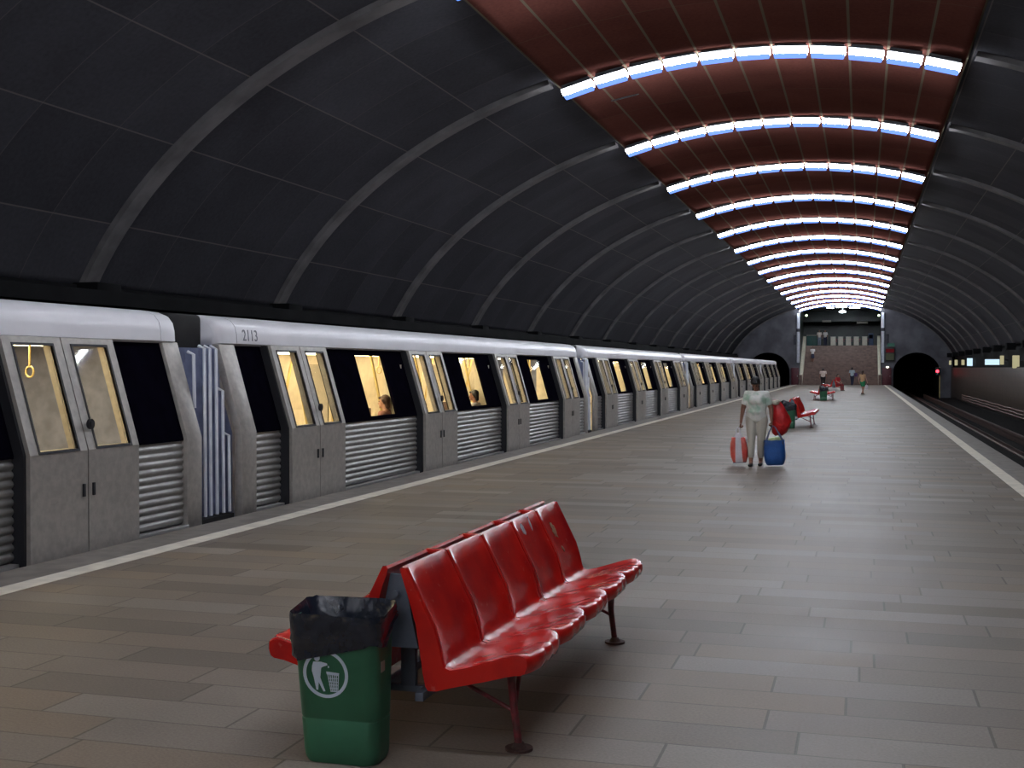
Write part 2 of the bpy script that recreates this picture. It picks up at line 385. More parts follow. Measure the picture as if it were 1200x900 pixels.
# rails
def rail_prof(x): return [(x-.07,-1.22),(x+.07,-1.22),(x+.07,-1.19),(x+.015,-1.17),(x+.015,-1.09),(x+.036,-1.08),(x+.036,-1.05),(x-.036,-1.05),(x-.036,-1.08),(x-.015,-1.09),(x-.015,-1.17),(x-.07,-1.19)]
TL, TRK = -8.57, 4.32
for x, lb in ((TRK-.72, 'steel running rail of the empty track, the one nearest the platform'), (TRK+.72, 'steel running rail of the empty track, the one nearest the tiled wall')):
    tag(MB().extr_y(rail_prof(x), YB, YE+38).build('track_rail', 'rail'), lb, 'rail', 'rails of the empty track')
for x in (TL-.72, TL+.72):
    tag(MB().extr_y(rail_prof(x), YB, YE+38).build('track_rail', 'rail'), 'steel running rail hidden beneath the standing metro train', 'rail', 'rails under the train')
tag(MB().box(5.75, 5.87, YB, YE, -1.0, -.86).box(5.78, 5.84, YB, YE, -1.22, -1.0).build('power_rail', 'rail', bevel=.015), 'reddish power rail running beside the tiled wall side of the empty track', 'power rail')
for i, (z, lb) in enumerate(((-.62, 'highest'), (-.80, 'middle'), (-.98, 'lowest'))):
    tag(MB().tube([(XR-.16, y, z-.03*(k % 2)) for k, y in enumerate([YB+3.5*j for j in range(41) if YB+3.5*j < YE])], .045, 8).build('trackside_cable', 'cable', smooth=True),
        '%s of the three red-brown cables along the foot of the tiled wall' % lb, 'cable', 'cables along the tiled wall')

# ------------------------------------------------------------------ vault lights
LW, LD, LH = .66, .26, .13
def ceiling_light():
    e = empty('ceiling_light')
    MB().box(-.335, .335, -.21, .21, .07, .09).box(-.3, .3, -.15, .15, .09, .16).build('housing', 'housing', e)
    MB().loft([[(-LW/2*k, -d, z), (LW/2*k, -d, z), (LW/2*k, d, z), (-LW/2*k, d, z)] for z, d, k in ((.07, .165, 1), (.055, .165, 1), (-.04, .09, .98))]).build('diffuser', 'lamp', e, bevel=.012)
    MB().loft([[(-LW/2*k, -d, z), (LW/2*k, -d, z), (LW/2*k, d, z), (-LW/2*k, d, z)] for z, d, k in ((-.04, .088, .98), (-.115, .05, .93))]).build('painted_halo', 'halo_glow', e, bevel=.012)  # added glowing wedge imitating the blue halo under each lamp, no fixture part
    return e
proto = None
LR = 13.2; LZ = 7.955
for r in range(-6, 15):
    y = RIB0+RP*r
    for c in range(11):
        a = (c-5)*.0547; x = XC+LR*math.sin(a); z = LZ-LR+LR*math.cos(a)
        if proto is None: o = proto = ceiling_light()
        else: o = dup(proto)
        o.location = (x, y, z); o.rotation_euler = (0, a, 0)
        nm = ['leftmost', 'second', 'third', 'fourth', 'fifth', 'middle', 'seventh', 'eighth', 'ninth', 'tenth', 'rightmost'][c]
        if r >= 0: lb = '%s panel from the left in the %s complete light arch along the vault' % (nm, ORD[r])
        elif r == -1: lb = '%s glowing panel of the light arch cut by the top photo edge' % nm
        else: lb = '%s glowing panel of the %s light arch above the frame' % (nm, ['second', 'third', 'fourth', 'fifth', 'sixth'][-2-r])
        if 0 < c < 10 and c != 5 and r < 0: lb = lb.replace('glowing panel', 'panel from the left', 1)
        if c in (0, 5, 10): lb = lb.replace('panel from the left', 'glowing panel')
        tag(o, lb, 'ceiling light', 'glowing panels in the arches of ceiling lights')
# narrow slots in the red strip
for (dx, y, lb) in ((-3.0, 18.9, 'narrow dark vent slot in red ceiling strip before the first complete light arch'), (-3.05, 27.0, 'narrow dark vent slot in red ceiling strip just beyond the first complete light arch'), (3.0, 20.6, 'narrow vent slot in red ceiling strip at the right edge near the top')):
    z = strip_z(dx)-.012
    tag(MB().box(-.32, .32, -.05, .05, -.02, .03).box(-.28, .28, -.02, .02, -.03, -.02).build('ceiling_vent', 'black_paint', loc=(XC+dx, y, z)), lb, 'vent', 'vent slots in the ceiling strip').rotation_euler = (0, math.asin(dx/SR), 0)

# ------------------------------------------------------------------ end wall, stairs, upper hall
OL, OR = -6.0, 1.85
def arch(x0, x1, z0, zs, zt, n=16):
    xc, h = (x0+x1)/2, (x1-x0)/2
    return [(x0, z0)]+[(xc-h*math.cos(PI*i/n), zs+(zt-zs)*math.sin(PI*i/n)) for i in range(n+1)]+[(x1, z0)]
LP, RPT = (-11.2, -6.95), (2.95, 7.35)
out = [(XL-.2, -1.45)]+arch(*LP, -1.45, 1.2, 3.25)+arch(OL, OR, -1.45, 7.05, 7.85, 20)+arch(*RPT, -1.45, 1.2, 3.2)+[(XR+.2, -1.45)]
out += [(XC+x, z+.15) for x, z, s in reversed(AP)]+[(XC-x, z+.15) for x, z, s in AP[1:]]
bm = bmesh.new(); fc = bm.faces.new([bm.verts.new((x, YE, z)) for x, z in out])
bmesh.ops.triangulate(bm, faces=[fc])
rr = bmesh.ops.extrude_face_region(bm, geom=bm.faces[:]); bmesh.ops.translate(bm, vec=(0, .6, 0), verts=[g for g in rr['geom'] if isinstance(g, bmesh.types.BMVert)])
bmesh.ops.recalc_face_normals(bm, faces=bm.faces)
me = bpy.data.meshes.new('wall_end'); bm.to_mesh(me); bm.free(); struct(link('wall_end', me, 'concrete'))
for nm, (a, b), zt in (('wall_tunnel_left', LP, 3.25), ('wall_tunnel_right', RPT, 3.2)):
    pr = arch(a, b, -1.45, 1.2, zt)
    o = MB().loft([[(x, y, z) for x, z in pr] for y in (YE+.3, YE+40)], True, False, True).build(nm, 'darkwall'); struct(o)
# stairs
NS, RISE, RUN = 25, .162, .335
prof = []
for k in range(NS): prof += [(YE-.4+k*RUN, k*RISE), (YE-.4+k*RUN, (k+1)*RISE)]
HY, HZ = YE-.4+NS*RUN, NS*RISE
me = bpy.data.meshes.new('stairs'); vs = []; fs = []; mi = []
pp = prof+[(HY, HZ)]
for y, z in pp: vs += [(OL, y, z), (OR, y, z)]
for i in range(len(pp)-1): fs.append((2*i, 2*i+1, 2*i+3, 2*i+2)); mi.append(i % 2)
me.from_pydata(vs, [], fs); me.materials.append(MT['riser']); me.materials.append(MT['stone_step'])
for p, k in zip(me.polygons, mi): p.material_index = k
# nosings stand a little proud so that each step edge reads
o = link('stairs', me, None); struct(o, 'wide brown granite staircase rising to the ticket hall')
md = o.modifiers.new('t', 'SOLIDIFY'); md.thickness = .12; md.offset = -1
struct(MB().add([(OL, YE-.4, -.3), (OL, HY, -.3), (OL, HY, HZ-.2), (OR, YE-.4, -.3), (OR, HY, -.3), (OR, HY, HZ-.2)], [(0,1,2),(3,4,5),(0,1,4,3),(1,2,5,4),(0,2,5,3)]).build('floor_stair_base', 'riser'))
sl = NS*RISE/(NS*RUN)
for x0, x1, nm in ((OL-.02, OL+.30, 'left'), (OR-.30, OR+.02, 'right')):
    y0, y1 = YE-.55, HY+.2
    pf = [(y0, 0), (y0, .95), (y0+.5, 1.05), (y1, HZ+1.02), (y1, HZ-.3), (y0+1.2, 0)]
    struct(MB().loft([[(x0, y, z) for y, z in pf], [(x1, y, z) for y, z in pf]]).build('trim_stair_parapet_%s' % nm, 'cream', bevel=.02))
    struct(MB().box(x0+.02, x1-.02, YE-.60, YE-.54, 0, 1.0).build('trim_parapet_end_%s' % nm, 'riser'))
# white jamb posts with a dark band
for x, nm in ((OL-.12, 'left'), (OR+.12, 'right')):
    struct(MB().box(x-.14, x+.14, YE-.25, YE+.05, 2.2, 7.15).build('trim_jamb_%s' % nm, 'white_post', bevel=.03))
    struct(MB().box(x-.19, x+.19, YE-.30, YE-.02, 5.3, 5.62).build('trim_jamb_band_%s' % nm, 'band', bevel=.02))
# hall above
HB = 150.0
struct(MB().box(-11, 7, HY, HB, HZ-.2, HZ).build('floor_hall', 'stone_step'))
struct(MB().box(-11, 7, YE+.6, HB, 8.10, 8.3).build('ceiling_hall', 'hall_pale'))
struct(MB().box(-11, 7, HB, HB+.3, HZ-.2, 8.11).build('wall_hall_back', 'hall_dark'))
struct(MB().box(-11, 7, HB-9, HB-8.7, 6.9, 8.1).build('trim_hall_beam', 'hall_dark'))
for x, nm in ((-11.0, 'left'), (6.8, 'right')): struct(MB().box(x, x+.2, HY, HB, HZ-.2, 8.11).build('wall_hall_%s' % nm, 'hall_dark'))
for x0, x1, nm in ((OL-.25, OL, 'left'), (OR, OR+.25, 'right')):
    struct(MB().box(x0, x1, YE+.5, HY+.1, -.3, 8.11).build('wall_stairwell_%s' % nm, 'hall_dark'))
for x0, x1, nm in ((-11, OL-.2, 'left'), (OR+.2, 7, 'right')):
    struct(MB().box(x0, x1, HY-.2, HY, HZ-.2, 8.11).build('wall_hall_front_%s' % nm, 'hall_dark'))
def at(u, v, y):
    """the point seen in pixel (u,v) of the 1200x900 photo at depth y along the tracks"""
    d = V((u-600, F*math.cos(PITCH)+(450-v)*math.sin(PITCH), -F*math.sin(PITCH)+(450-v)*math.cos(PITCH)))
    c, s = math.cos(YAW), math.sin(YAW); d = V((d.x*c-d.y*s, d.x*s+d.y*c, d.z)); return V((0,0,1.7))+d*(y/d.y)
def hall_lamp(u0, u1, v, y, lb):
    a, b = at(u0, v, y), at(u1, v, y); w = (b.x-a.x)/2; e = empty('ceiling_lamp', ((a.x+b.x)/2, y, a.z))
    MB().box(-w, w, -.12, .12, .06, .14).box(-.05, .05, -.05, .05, .13, 8.1-a.z).build('housing', 'hall_pale', e, bevel=.01)
    MB().tube([(-w+.03, -.05, 0), (w-.03, -.05, 0)], .055, 8).tube([(-w+.03, .07, 0), (w-.03, .07, 0)], .055, 8).build('tube', 'hall_lamp', e, smooth=True)
    tag(e, lb, 'lamp', 'fluorescent lamps at the head of the stairs')
hall_lamp(968.5, 977.5, 360.6, 127.5, 'left of three bright fluorescent lamps at the top of the stair opening')
hall_lamp(979, 993, 359.8, 127.5, 'middle of three bright fluorescent lamps at the top of the stair opening')
hall_lamp(995, 1008, 360.6, 127.5, 'right of three bright fluorescent lamps at the top of the stair opening')
p = at(987.3, 365.3, 129); e = empty('pendant_lamp', p)
MB().ball((0,0,0), (.36, .36, .12), 16, 8).build('diffuser', 'hall_lamp', e, smooth=True); MB().cyl((0,0,.1), .04, 8.1-p.z-.1, 8).build('stem', 'white_post', e)
tag(e, 'bright oval pendant lamp hanging below the fluorescent lamps over the stairs', 'lamp')
for u, nm in ((945, 'left'), (1030, 'right')):
    p = at(u, 369.6, 126.2); e = empty('wall_lamp', p); sx = -1 if nm == 'left' else 1
    MB().ball((0,0,0), .10, 12, 8).build('bulb', 'warm_lamp', e, smooth=True); MB().box(min(0, sx*.3), max(0, sx*.3), -.05, .05, -.05, .05).build('bracket', 'black_paint', e)
    tag(e, 'small greenish lamp at the upper %s corner of the stair opening' % nm, 'lamp', 'corner lamps of the stair opening')
for u0, u1, v, nm in ((963.5, 974, 376.5, 'left'), (1004, 1017, 378, 'right')):
    a, b = at(u0, v-1.2, 139), at(u1, v+1.2, 139); e = empty('hanging_sign', ((a.x+b.x)/2, 139, (a.z+b.z)/2)); w = (b.x-a.x)/2
    MB().box(-w, w, -.05, .05, -.11, .11).build('board', 'barrier', e, bevel=.01); MB().box(-w*.7-.02, -w*.7+.02, -.02, .02, .1, 8.1-e.location.z).box(w*.7-.02, w*.7+.02, -.02, .02, .1, 8.1-e.location.z).build('hanger', 'black_paint', e)
    tag(e, 'long pale sign hanging in the dark ticket hall, %s of two' % nm, 'sign', 'signs hanging in the ticket hall')
# barriers
pr0 = None
for i, u in enumerate((976.5, 985.2, 994.3, 1003.5, 1013.3)):
    p = at(u, 400, 135.2)
    if pr0 is None:
        e = pr0 = empty('ticket_barrier')
        MB().box(-.26, .26, -.55, .55, 0, .95).build('cabinet', 'barrier', e, bevel=.04)
        MB().box(-.28, .28, -.57, .57, .95, 1.0).build('top', 'steel', e, bevel=.015)
        MB().tube([(.28, 0, .75), (.46, 0, .72)], .03, 8).tube([(.28, 0, .75), (.36, -.1, .45)], .03, 8).tube([(.28, 0, .75), (.36, .1, .45)], .03, 8).build('turnstile_arm', 'barrier_red', e)
    else: e = dup(pr0)
    e.location = (p.x, 135.2, HZ)
    tag(e, '%s of five pale ticket barriers at the head of the stairs' % ['leftmost', 'second from left', 'middle', 'second from right', 'rightmost'][i], 'ticket barrier', 'ticket barriers at the head of the stairs')
p = at(952, 399, 136); e = empty('ticket_kiosk', (p.x, 136, HZ))
MB().box(-.55, .55, -.5, .5, 0, 1.15).build('counter', 'teal', e, bevel=.02); MB().box(-.6, .6, -.55, .55, 1.15, 1.2).build('counter_top', 'barrier', e, bevel=.01)
tag(e, 'low teal counter at the left of the head of the stairs', 'counter')
p = at(1020.5, 399, 136); e = empty('ticket_machine', (p.x, 136, HZ))
MB().box(-.26, .26, -.3, .3, 0, 1.35).build('cabinet', 'blue_box', e, bevel=.03); MB().box(-.2, .2, -.31, -.29, .8, 1.2).build('screen', 'black_gloss', e)
tag(e, 'dark blue ticket machine right of the pale barriers', 'ticket machine')
# things on and before the end wall
for x, w, lb in ((-6.42, .72, 'dark red metal cabinet against the end wall left of the stairs'), (2.35, .86, 'dark red metal cabinet against the end wall right of the stairs')):
    e = empty('equipment_cabinet', (x, YE-.22, 0))
    MB().box(-w/2, w/2, -.2, .2, 0, 1.7).build('body', 'cabinet', e, bevel=.02); MB().box(-w/2+.06, w/2-.06, -.22, -.19, .12, 1.6).build('door', 'cabinet', e, bevel=.008)
    MB().box(w/2-.14, w/2-.11, -.25, -.21, .8, .95).build('handle', 'steel', e)
    tag(e, lb, 'cabinet', 'red cabinets flanking the stairs')
for x, lb in ((-6.42, 'slim dark loudspeaker on the end wall left of the stair opening'), (2.42, 'slim dark loudspeaker on the end wall right of the stair opening')):
    e = empty('wall_loudspeaker', (x, YE-.1, 4.5))
    MB().box(-.12, .12, -.08, .1, -.48, .48).build('body', 'black_paint', e, bevel=.02); MB().box(-.10, .10, -.095, -.078, -.44, .44).build('grille', 'band', e)
    tag(e, lb, 'loudspeaker', 'loudspeakers beside the stair opening')
p = at(1043, 413, YE-.3); e = empty('station_sign', (p.x, YE-.3, 0))
MB().box(-.42, .42, -.12, .12, 2.35, 3.75).box(-.04, .04, .1, .3, 3.0, 3.1).build('case', 'black_paint', e, bevel=.02)
MB().box(-.38, .38, -.135, -.118, 3.2, 3.55).build('red_face', 'disp_red', e)
MB().box(-.38, .38, -.135, -.118, 2.45, 3.1).build('olive_face', 'olive', e)
MB().box(-.25, .42, -.10, .10, 3.78, 4.1).build('green_face', 'disp_green', e)
tag(e, 'upright station sign with a red lit band right of the stairs', 'sign')
p = at(1040, 430.3, YE-.4); e = empty('wall_lamp', (p.x, YE-.4, p.z))
MB().ball((0,0,0), (.13, .1, .08), 12, 8).build('bulb', emat('small_white_bulb', (.95, 1, .85), 3.0), e, smooth=True); MB().box(-.16, .16, .08, .4, -.04, .1).build('bracket', 'barrier', e)
tag(e, 'small white lamp under the red lit sign right of the stairs', 'lamp')
p = at(1098.5, 435, YE-1); e = empty('track_signal', (p.x, YE-1, -1.22))
MB().cyl((.22, .08, 0), .05, 3.0, 10).build('post', 'pole', e, smooth=True)
MB().box(-.2, .28, -.08, .1, 2.2, 2.95).build('head', 'black_paint', e, bevel=.03)
MB().cyl((0, -.09, p.z+1.22), .15, .03, 16, 'y').build('red_lens', 'sig_red', e); MB().cyl((-.02, -.09, 2.33), .06, .03, 12, 'y').build('dim_lens', 'sig_dim', e)
tag(e, 'red lit railway signal beside the right tunnel mouth', 'signal')
# lamps on the right wall ledge
for u, v, y, w, h, m, lb in ((1190.5, 424, 73, .36, .72, 'tunnel_warm', 'tall pale yellow lamp on the ledge of the right wall, nearest of the row'), (1163.5, 424.3, 86, .95, .36, 'tunnel_blue', 'wide bluish white lamp on the ledge of the right wall'),
        (1174.2, 422, 80, .22, .55, 'tunnel_warm', 'small dim yellow lamp just right of the wide bluish lamp on the ledge'), (1136.5, 424.3, 104, .42, .62, 'tunnel_blue', 'bright bluish lamp far along the ledge of the right wall'),
        (1128.5, 424.7, 112, .25, .45, 'tunnel_warm', 'small yellowish lamp just beyond the far bluish lamp on the ledge'), (1120.5, 424.9, 119, .25, .5, 'tunnel_warm', 'faint yellowish lamp second from the far end of the ledge row'), (1113.5, 425, 123, .2, .42, 'tunnel_warm', 'faintest yellowish lamp at the far end of the ledge row')):
    p = at(u, v, y); k = min(1, (XR+.22-w/2)/p.x); p = at(u, v, y*k); e = empty('tunnel_lamp', p); ax_ = XR+.32-p.x
    MB().box(-w/2, w/2, -.05, .05, -h/2, h/2).build('diffuser', m, e, bevel=.02); MB().box(-w/2-.02, w/2+.02, .05, .10, -h/2-.02, h/2+.02).box(0, ax_, .06, .10, -.03, .03).build('bracket', 'black_paint', e)
    tag(e, lb, 'lamp', 'lamps along the ledge of the right wall')

# ------------------------------------------------------------------ train
HW, TILT, BEND = 1.47, .29, .93
def px(z): return HW-(max(z, BEND)-BEND)*TILT
def plate(y0, y1, z0, z1, off, th, hole=None):
    """panel that follows the body side; optional rectangular window hole; closed solid"""
    ys = [y0, y1]; zs = sorted({z0, z1, *( [BEND] if z0 < BEND < z1 else [])})
    if hole:
        ys = [y0, hole[0], hole[1], y1]; zs = sorted(set(zs) | {hole[2], hole[3]})
    ny, nz = len(ys), len(zs); mb = MB(); idx = lambda s, i, j: s*ny*nz+i*nz+j
    vs = [(px(z)+off-s*th, y, z) for s in (0, 1) for y in ys for z in zs]; fs = []
    ish = lambda i, j: hole and ys[i] >= hole[0]-1e-6 and ys[i+1] <= hole[1]+1e-6 and zs[j] >= hole[2]-1e-6 and zs[j+1] <= hole[3]+1e-6
    cells = {(i, j) for i in range(ny-1) for j in range(nz-1) if not ish(i, j)}
    for i, j in cells:
        for s in (0, 1): fs.append((idx(s,i,j), idx(s,i+1,j), idx(s,i+1,j+1), idx(s,i,j+1)))
        for (a, b, nb) in (((i,j),(i,j+1),(i-1,j)), ((i+1,j),(i+1,j+1),(i+1,j)), ((i,j),(i+1,j),(i,j-1)), ((i,j+1),(i+1,j+1),(i,j+1))):
            if nb not in cells: fs.append((idx(0,*a), idx(0,*b), idx(1,*b), idx(1,*a)))
    return mb.add(vs, fs)
def pane(y0, y1, z0, z1, off): return MB().add([(px(z)+off-t, y, z) for t in (0, .012) for y, z in ((y0,z0),(y1,z0),(y1,z1),(y0,z1))], [(0,1,2,3),(7,6,5,4),(0,1,5,4),(1,2,6,5),(2,3,7,6),(3,0,4,7)])
def gasket(y0, y1, z0, z1, off, w=.022, th=.03): return plate(y0-w, y1+w, z0-w, z1+w, off, th, (y0, y1, z0, z1))
ROOF = [(1.225, 1.995), (1.218, 2.11), (1.195, 2.205), (1.14, 2.275), (1.03, 2.318), (.86, 2.34), (.5, 2.352), (0, 2.357)]
ROOF = ROOF+[(-x, z) for x, z in ROOF[-2::-1]]
DC = (-7.37, -2.46, 2.46, 7.37); LEAF = .82; EN0, EN1 = 9.33, 9.57
def make_car():
    e = empty('train_car')
    for d in DC:
        for sgn in (-1, 1):
            y0, y1 = (d-LEAF-.008, d-.008) if sgn < 0 else (d+.008, d+LEAF+.008)
            w0, w1 = y0+.14, y1-.14
            lf = plate(y0, y1, -.03, 1.985, .14, .10, (w0, w1, .955, 1.905)).build('door_leaf', 'steel', e)
            gasket(w0, w1, .955, 1.905, .146, .024, .03).build('window_gasket', 'rubber', lf)
            pane(w0, w1, .955, 1.905, .11).build('door_window', 'pane', lf)
            hy = d+sgn*.075
            MB().box(HW+.138, HW+.155, hy-.018, hy+.018, .50, .62).build('door_handle', 'rubber', lf, bevel=.005)
            if sgn > 0:
                b = MB().cyl((px(1.05)+.135, d+.075, 1.17), .05, .025, 16, 'x').cyl((px(1.05)+.15, d+.075, 1.17), .028, .018, 12, 'x').build('door_button', 'rubber', lf)
        plate(d-.008, d+.008, -.03, 1.985, .125, .10).build('door_seal', 'rubber', e)
        plate(d-LEAF-.046, d-LEAF-.012, -.075, 1.98, .10, .14).build('door_side_seal', 'rubber', e)
        plate(d+LEAF+.012, d+LEAF+.046, -.075, 1.98, .10, .14).build('door_side_seal', 'rubber', e)
        MB().box(HW-.02, HW+.15, d-.86, d+.86, -.14, -.05).build('door_step', 'steel', e)
    spans = [(-EN0+.34, DC[0]-.86)]+[(DC[i]+.86, DC[i+1]-.86) for i in range(3)]+[(DC[3]+.86, EN1-.28)]
    for i, (a, b) in enumerate(spans):
        pr = [(HW-.06, -.02)]; n = 11; ph = .875/n
        for k in range(n):
            z = .01+k*ph
            pr += [(HW-.022, z), (HW-.006, z+.2*ph), (HW, z+.45*ph), (HW-.006, z+.7*ph), (HW-.022, z+.88*ph)]
        pr += [(HW-.022, .90), (HW-.06, .90)]
        MB().extr_y(pr, a, b).build('corrugated_panel', 'corr', e, smooth=True, angle=50)
        MB().box(HW-.05, HW+.05, a, b, -.06, -.012).build('sill_strip', 'sill', e, bevel=.008)
        if 0 < i < 4:
            c = (a+b)/2+.2; hole = (c-.55, c+.55, .965, 1.885)
            bd = plate(a, b, .905, 1.98, 0, .05, hole).build('window_band', 'black_gloss', e)
            pane(*hole, -.012).build('window_pane', 'pane', bd)
        else: plate(a, b, .905, 1.98, 0, .05).build('window_band', 'black_gloss', e)
    for y0, y1 in ((-EN0, -EN0+.37), (EN1-.31, EN1)):
        plate(y0, y1, -.08, 1.985, .045, .10).build('end_post', 'steel', e, bevel=.012)
    # far side: one plain body side with dark panes
    fp = [(-HW, -.1), (-HW, BEND), (-px(1.98), 1.98), (-px(1.98)+.05, 1.98), (-HW+.05, BEND), (-HW+.05, -.1)]
    fs_ = MB().extr_y(fp, -EN0, EN1).build('far_side', 'steel', e)
    for c in (-4.9, 0, 4.9): MB().add([(-px(z)+o_, y, z) for o_ in (.052, .06) for y, z in ((c-.55,.97),(c+.55,.97),(c+.55,1.88),(c-.55,1.88))], [(0,1,2,3),(7,6,5,4),(0,1,5,4),(1,2,6,5),(2,3,7,6),(3,0,4,7)]).build('far_window', 'black_gloss', fs_)
    # roof and its rounded end caps
    pr = [(x, z) for x, z in ROOF]+[(-1.18, 1.97), (1.18, 1.97)]
    MB().extr_y(pr, -EN0+.42, EN1-.36).build('roof', 'roof_white', e, smooth=True, angle=40)
    for s, ln in ((-1, .41), (1, .35)):
        rings = []
        for t, k in ((0, 1), (.5, 1), (.72, .997), (.86, .985), (.95, .965), (1, .93)):
            rings.append([(x*k, s*((EN0 if s < 0 else EN1)-ln+ln*t+.004), 1.985+(z-1.985)*(1-(1-k)*2.6)) for x, z in pr])
        MB().loft(rings).build('roof_end_cap', 'roof_white', e, smooth=True, angle=60)
    # ends, underframe
    for s in (-1, 1):
        y = -EN0+.06 if s < 0 else EN1-.06
        MB().add([(px(z)-.1, y+t, z) if k == 0 else (-px(z)+.1, y+t, z) for t in (-.03, .03) for k, z in ((0,-.1),(0,BEND),(0,1.97),(1,1.97),(1,BEND),(1,-.1))], [(0,1,2,3,4,5),(11,10,9,8,7,6)]+[(i,(i+1)%6,(i+1)%6+6,i+6) for i in range(6)]).build('end_wall', 'bellows', e)
    MB().box(-1.3, 1.3, -EN0+.1, EN1-.1, -.32, -.10).build('underframe', 'under', e)
    for by in (-6.6, 6.6):
        bg = MB().box(-1.1, 1.1, by-1.5, by+1.5, -.75, -.40).build('bogie', 'under', e, bevel=.03)
        for wy in (by-1.05, by+1.05):
            for sx in (-.72, .72): MB().cyl((sx-.06, wy, -.64), .41, .12, 24, 'x').build('wheel', 'rail', bg, smooth=True)
    # interior
    MB().box(-1.42, 1.42, -EN0+.15, EN1-.15, -.09, -.02).build('interior_floor', 'in_floor', e)
    MB().add([(-px(z)+.075, y, z) for y in (-EN0+.12, EN1-.12) for z in (0, BEND, 1.95)], [(0,1,4,3),(1,2,5,4)]).build('interior_lining', 'lining', e)
    MB().box(-1.13, 1.13, -EN0+.12, EN1-.12, 1.95, 1.965).build('interior_ceiling', 'lining', e)
    for x in (-.5, .5): MB().box(x-.12, x+.12, -8.6, 8.6, 1.925, 1.95).build('interior_lamp', 'in_lamp', e)
    for s in (-1, 1):
        for c in (-4.91, 0, 4.91):
            x0, x1 = sorted((s*1.36, s*.93))
            MB().box(x0, x1, c-1.35, c+1.35, .36, .44).box(*sorted((s*1.30, s*1.36)), c-1.35, c+1.35, .44, .86).box(*sorted((s*1.1, s*1.3)), c-1.2, c+1.2, 0, .36).build('seat_bench', 'in_seat', e, bevel=.02)
            for dy in (-1.42, 1.42):
                MB().tube([(s*.92, c+dy, 0), (s*.92, c+dy, .9), (s*.80, c+dy, 1.5), (s*.70, c+dy, 1.95)], .024, 8).build('grab_pole', 'pole', e, smooth=True)
                MB().box(*sorted((s*.95, s*1.25)), c+dy-.015, c+dy+.015, .1, 1.75).build('seat_screen', 'lining', e)
    for d in DC:
        for dy in (-.45, .45):
            MB().tube([(.62+.045*math.cos(q*PI/6), d+dy, 1.66+.055*math.sin(q*PI/6)) for q in range(13)], .010, 6).tube([(.62, d+dy, 1.95), (.62, d+dy, 1.715)], .012, 6).build('hand_strap', 'pole', e, smooth=True)
    # gangway to the car in front (toward -y)
    g0, g1 = -EN0-.87, -EN0-.0
    rings = []
    for k in range(25):
        y = g0+(g1-g0)*k/24; q = .04*math.cos(2*PI*k/4)
        rings.append([(1.26+q, y, -.1), (1.23+q, y, BEND), (1.15+q, y, 1.93), (-1.1-q, y, 1.93), (-1.2-q, y, BEND), (-1.2-q, y, -.1)])
    gw = MB().loft(rings).build('gangway_bellows', 'bellows', e)
    for y, zb, zt in ((-10.17, 1.25, 1.88), (-9.94, .0, 1.95), (-9.82, .0, 1.95), (-9.68, .0, 1.95), (-9.53, .0, 1.46), (-9.39, .0, .93)):
        MB().tube([(1.385, y, zb), (1.375, y, zt-.03), (1.30, y, zt)], .020, 8).build('guard_bar', 'bar', gw, smooth=True)
    MB().box(-1.0, 1.0, g0+.12, g1-.02, 1.85, 2.33).build('gangway_hood', 'under', gw, bevel=.05)
    MB().box(1.18, 1.42, g0+.04, g1-.02, -.10, -.02).build('guard_step', 'under', gw)
    return e
CARP, C2 = 19.80, 22.23
car0 = make_car()
cl = ['metro carriage cut by the left edge of the photo, nearest of the train', 'metro carriage with the grey number on its white roof end', 'third metro carriage from the front of the photo, beyond the numbered one',
      'fourth metro carriage along the train, behind the woman\'s head side', 'fifth metro carriage along the train, next to last before the tunnel', 'farthest metro carriage, last before the left tunnel mouth']
cl[3] = 'fourth metro carriage along the platform, third from the tunnel mouth'
cars = []
for i in range(6):
    o = car0 if i == 0 else dup(car0)
    o.location = (TL, C2+CARP*(i-1), 0); tag(o, cl[i], 'train car', 'coupled metro carriages'); cars.append(o)
fc_ = bpy.data.curves.new('number', 'FONT'); fc_.body = '2113'; fc_.size = .20; fc_.extrude = .002
to = bpy.data.objects.new('tmp', fc_); COL.objects.link(to)
dg = bpy.context.evaluated_depsgraph_get(); nm = bpy.data.meshes.new_from_object(to.evaluated_get(dg)); bpy.data.objects.remove(to)
nm.materials.clear()
no = link('car_number', nm, 'number', cars[1]); no.location = (1.226, -EN0+.56, 2.035); no.rotation_euler = (PI/2-.12, 0, PI/2); no['label'] = 'grey number 2113'

# ------------------------------------------------------------------ bench
SP = .554; NSEAT = 5
FRONT = [(.043, .818), (.085, .735), (.132, .640), (.172, .560), (.197, .48), (.212, .415), (.226, .388), (.252, .380), (.32, .394), (.41, .421), (.50, .448), (.562, .462), (.595, .466)]
def front_pt(fi, u):
    """point (x, z) of the moulded front surface: fi runs down the profile, u = -1..1 across one seat"""
    i0 = min(int(fi), len(FRONT)-2); w = fi-i0; e = abs(u)
    x = FRONT[i0][0]*(1-w)+FRONT[i0+1][0]*w; z = FRONT[i0][1]*(1-w)+FRONT[i0+1][1]*w
    buck = max(0, 1-(e/.86)**4); lip = math.exp(-((e-.94)/.05)**2)
    if fi <= 5:
        d = -.017*buck*min(1, fi/2+.05)+.008*lip; return x+d*.93, z+d*.36
    d = -.014*buck*(1 if fi < 11 else .5)+.005*lip
    if fi >= 10 or 6.5 < fi < 7.5: d += .0028*math.cos(u*PI*4.2)*buck
    f = max(0, (fi-8)/4); sc = -.040*(e**5)*f+.004*f*math.cos(u*PI*4.2)
    return x+sc-d*.2, z+d
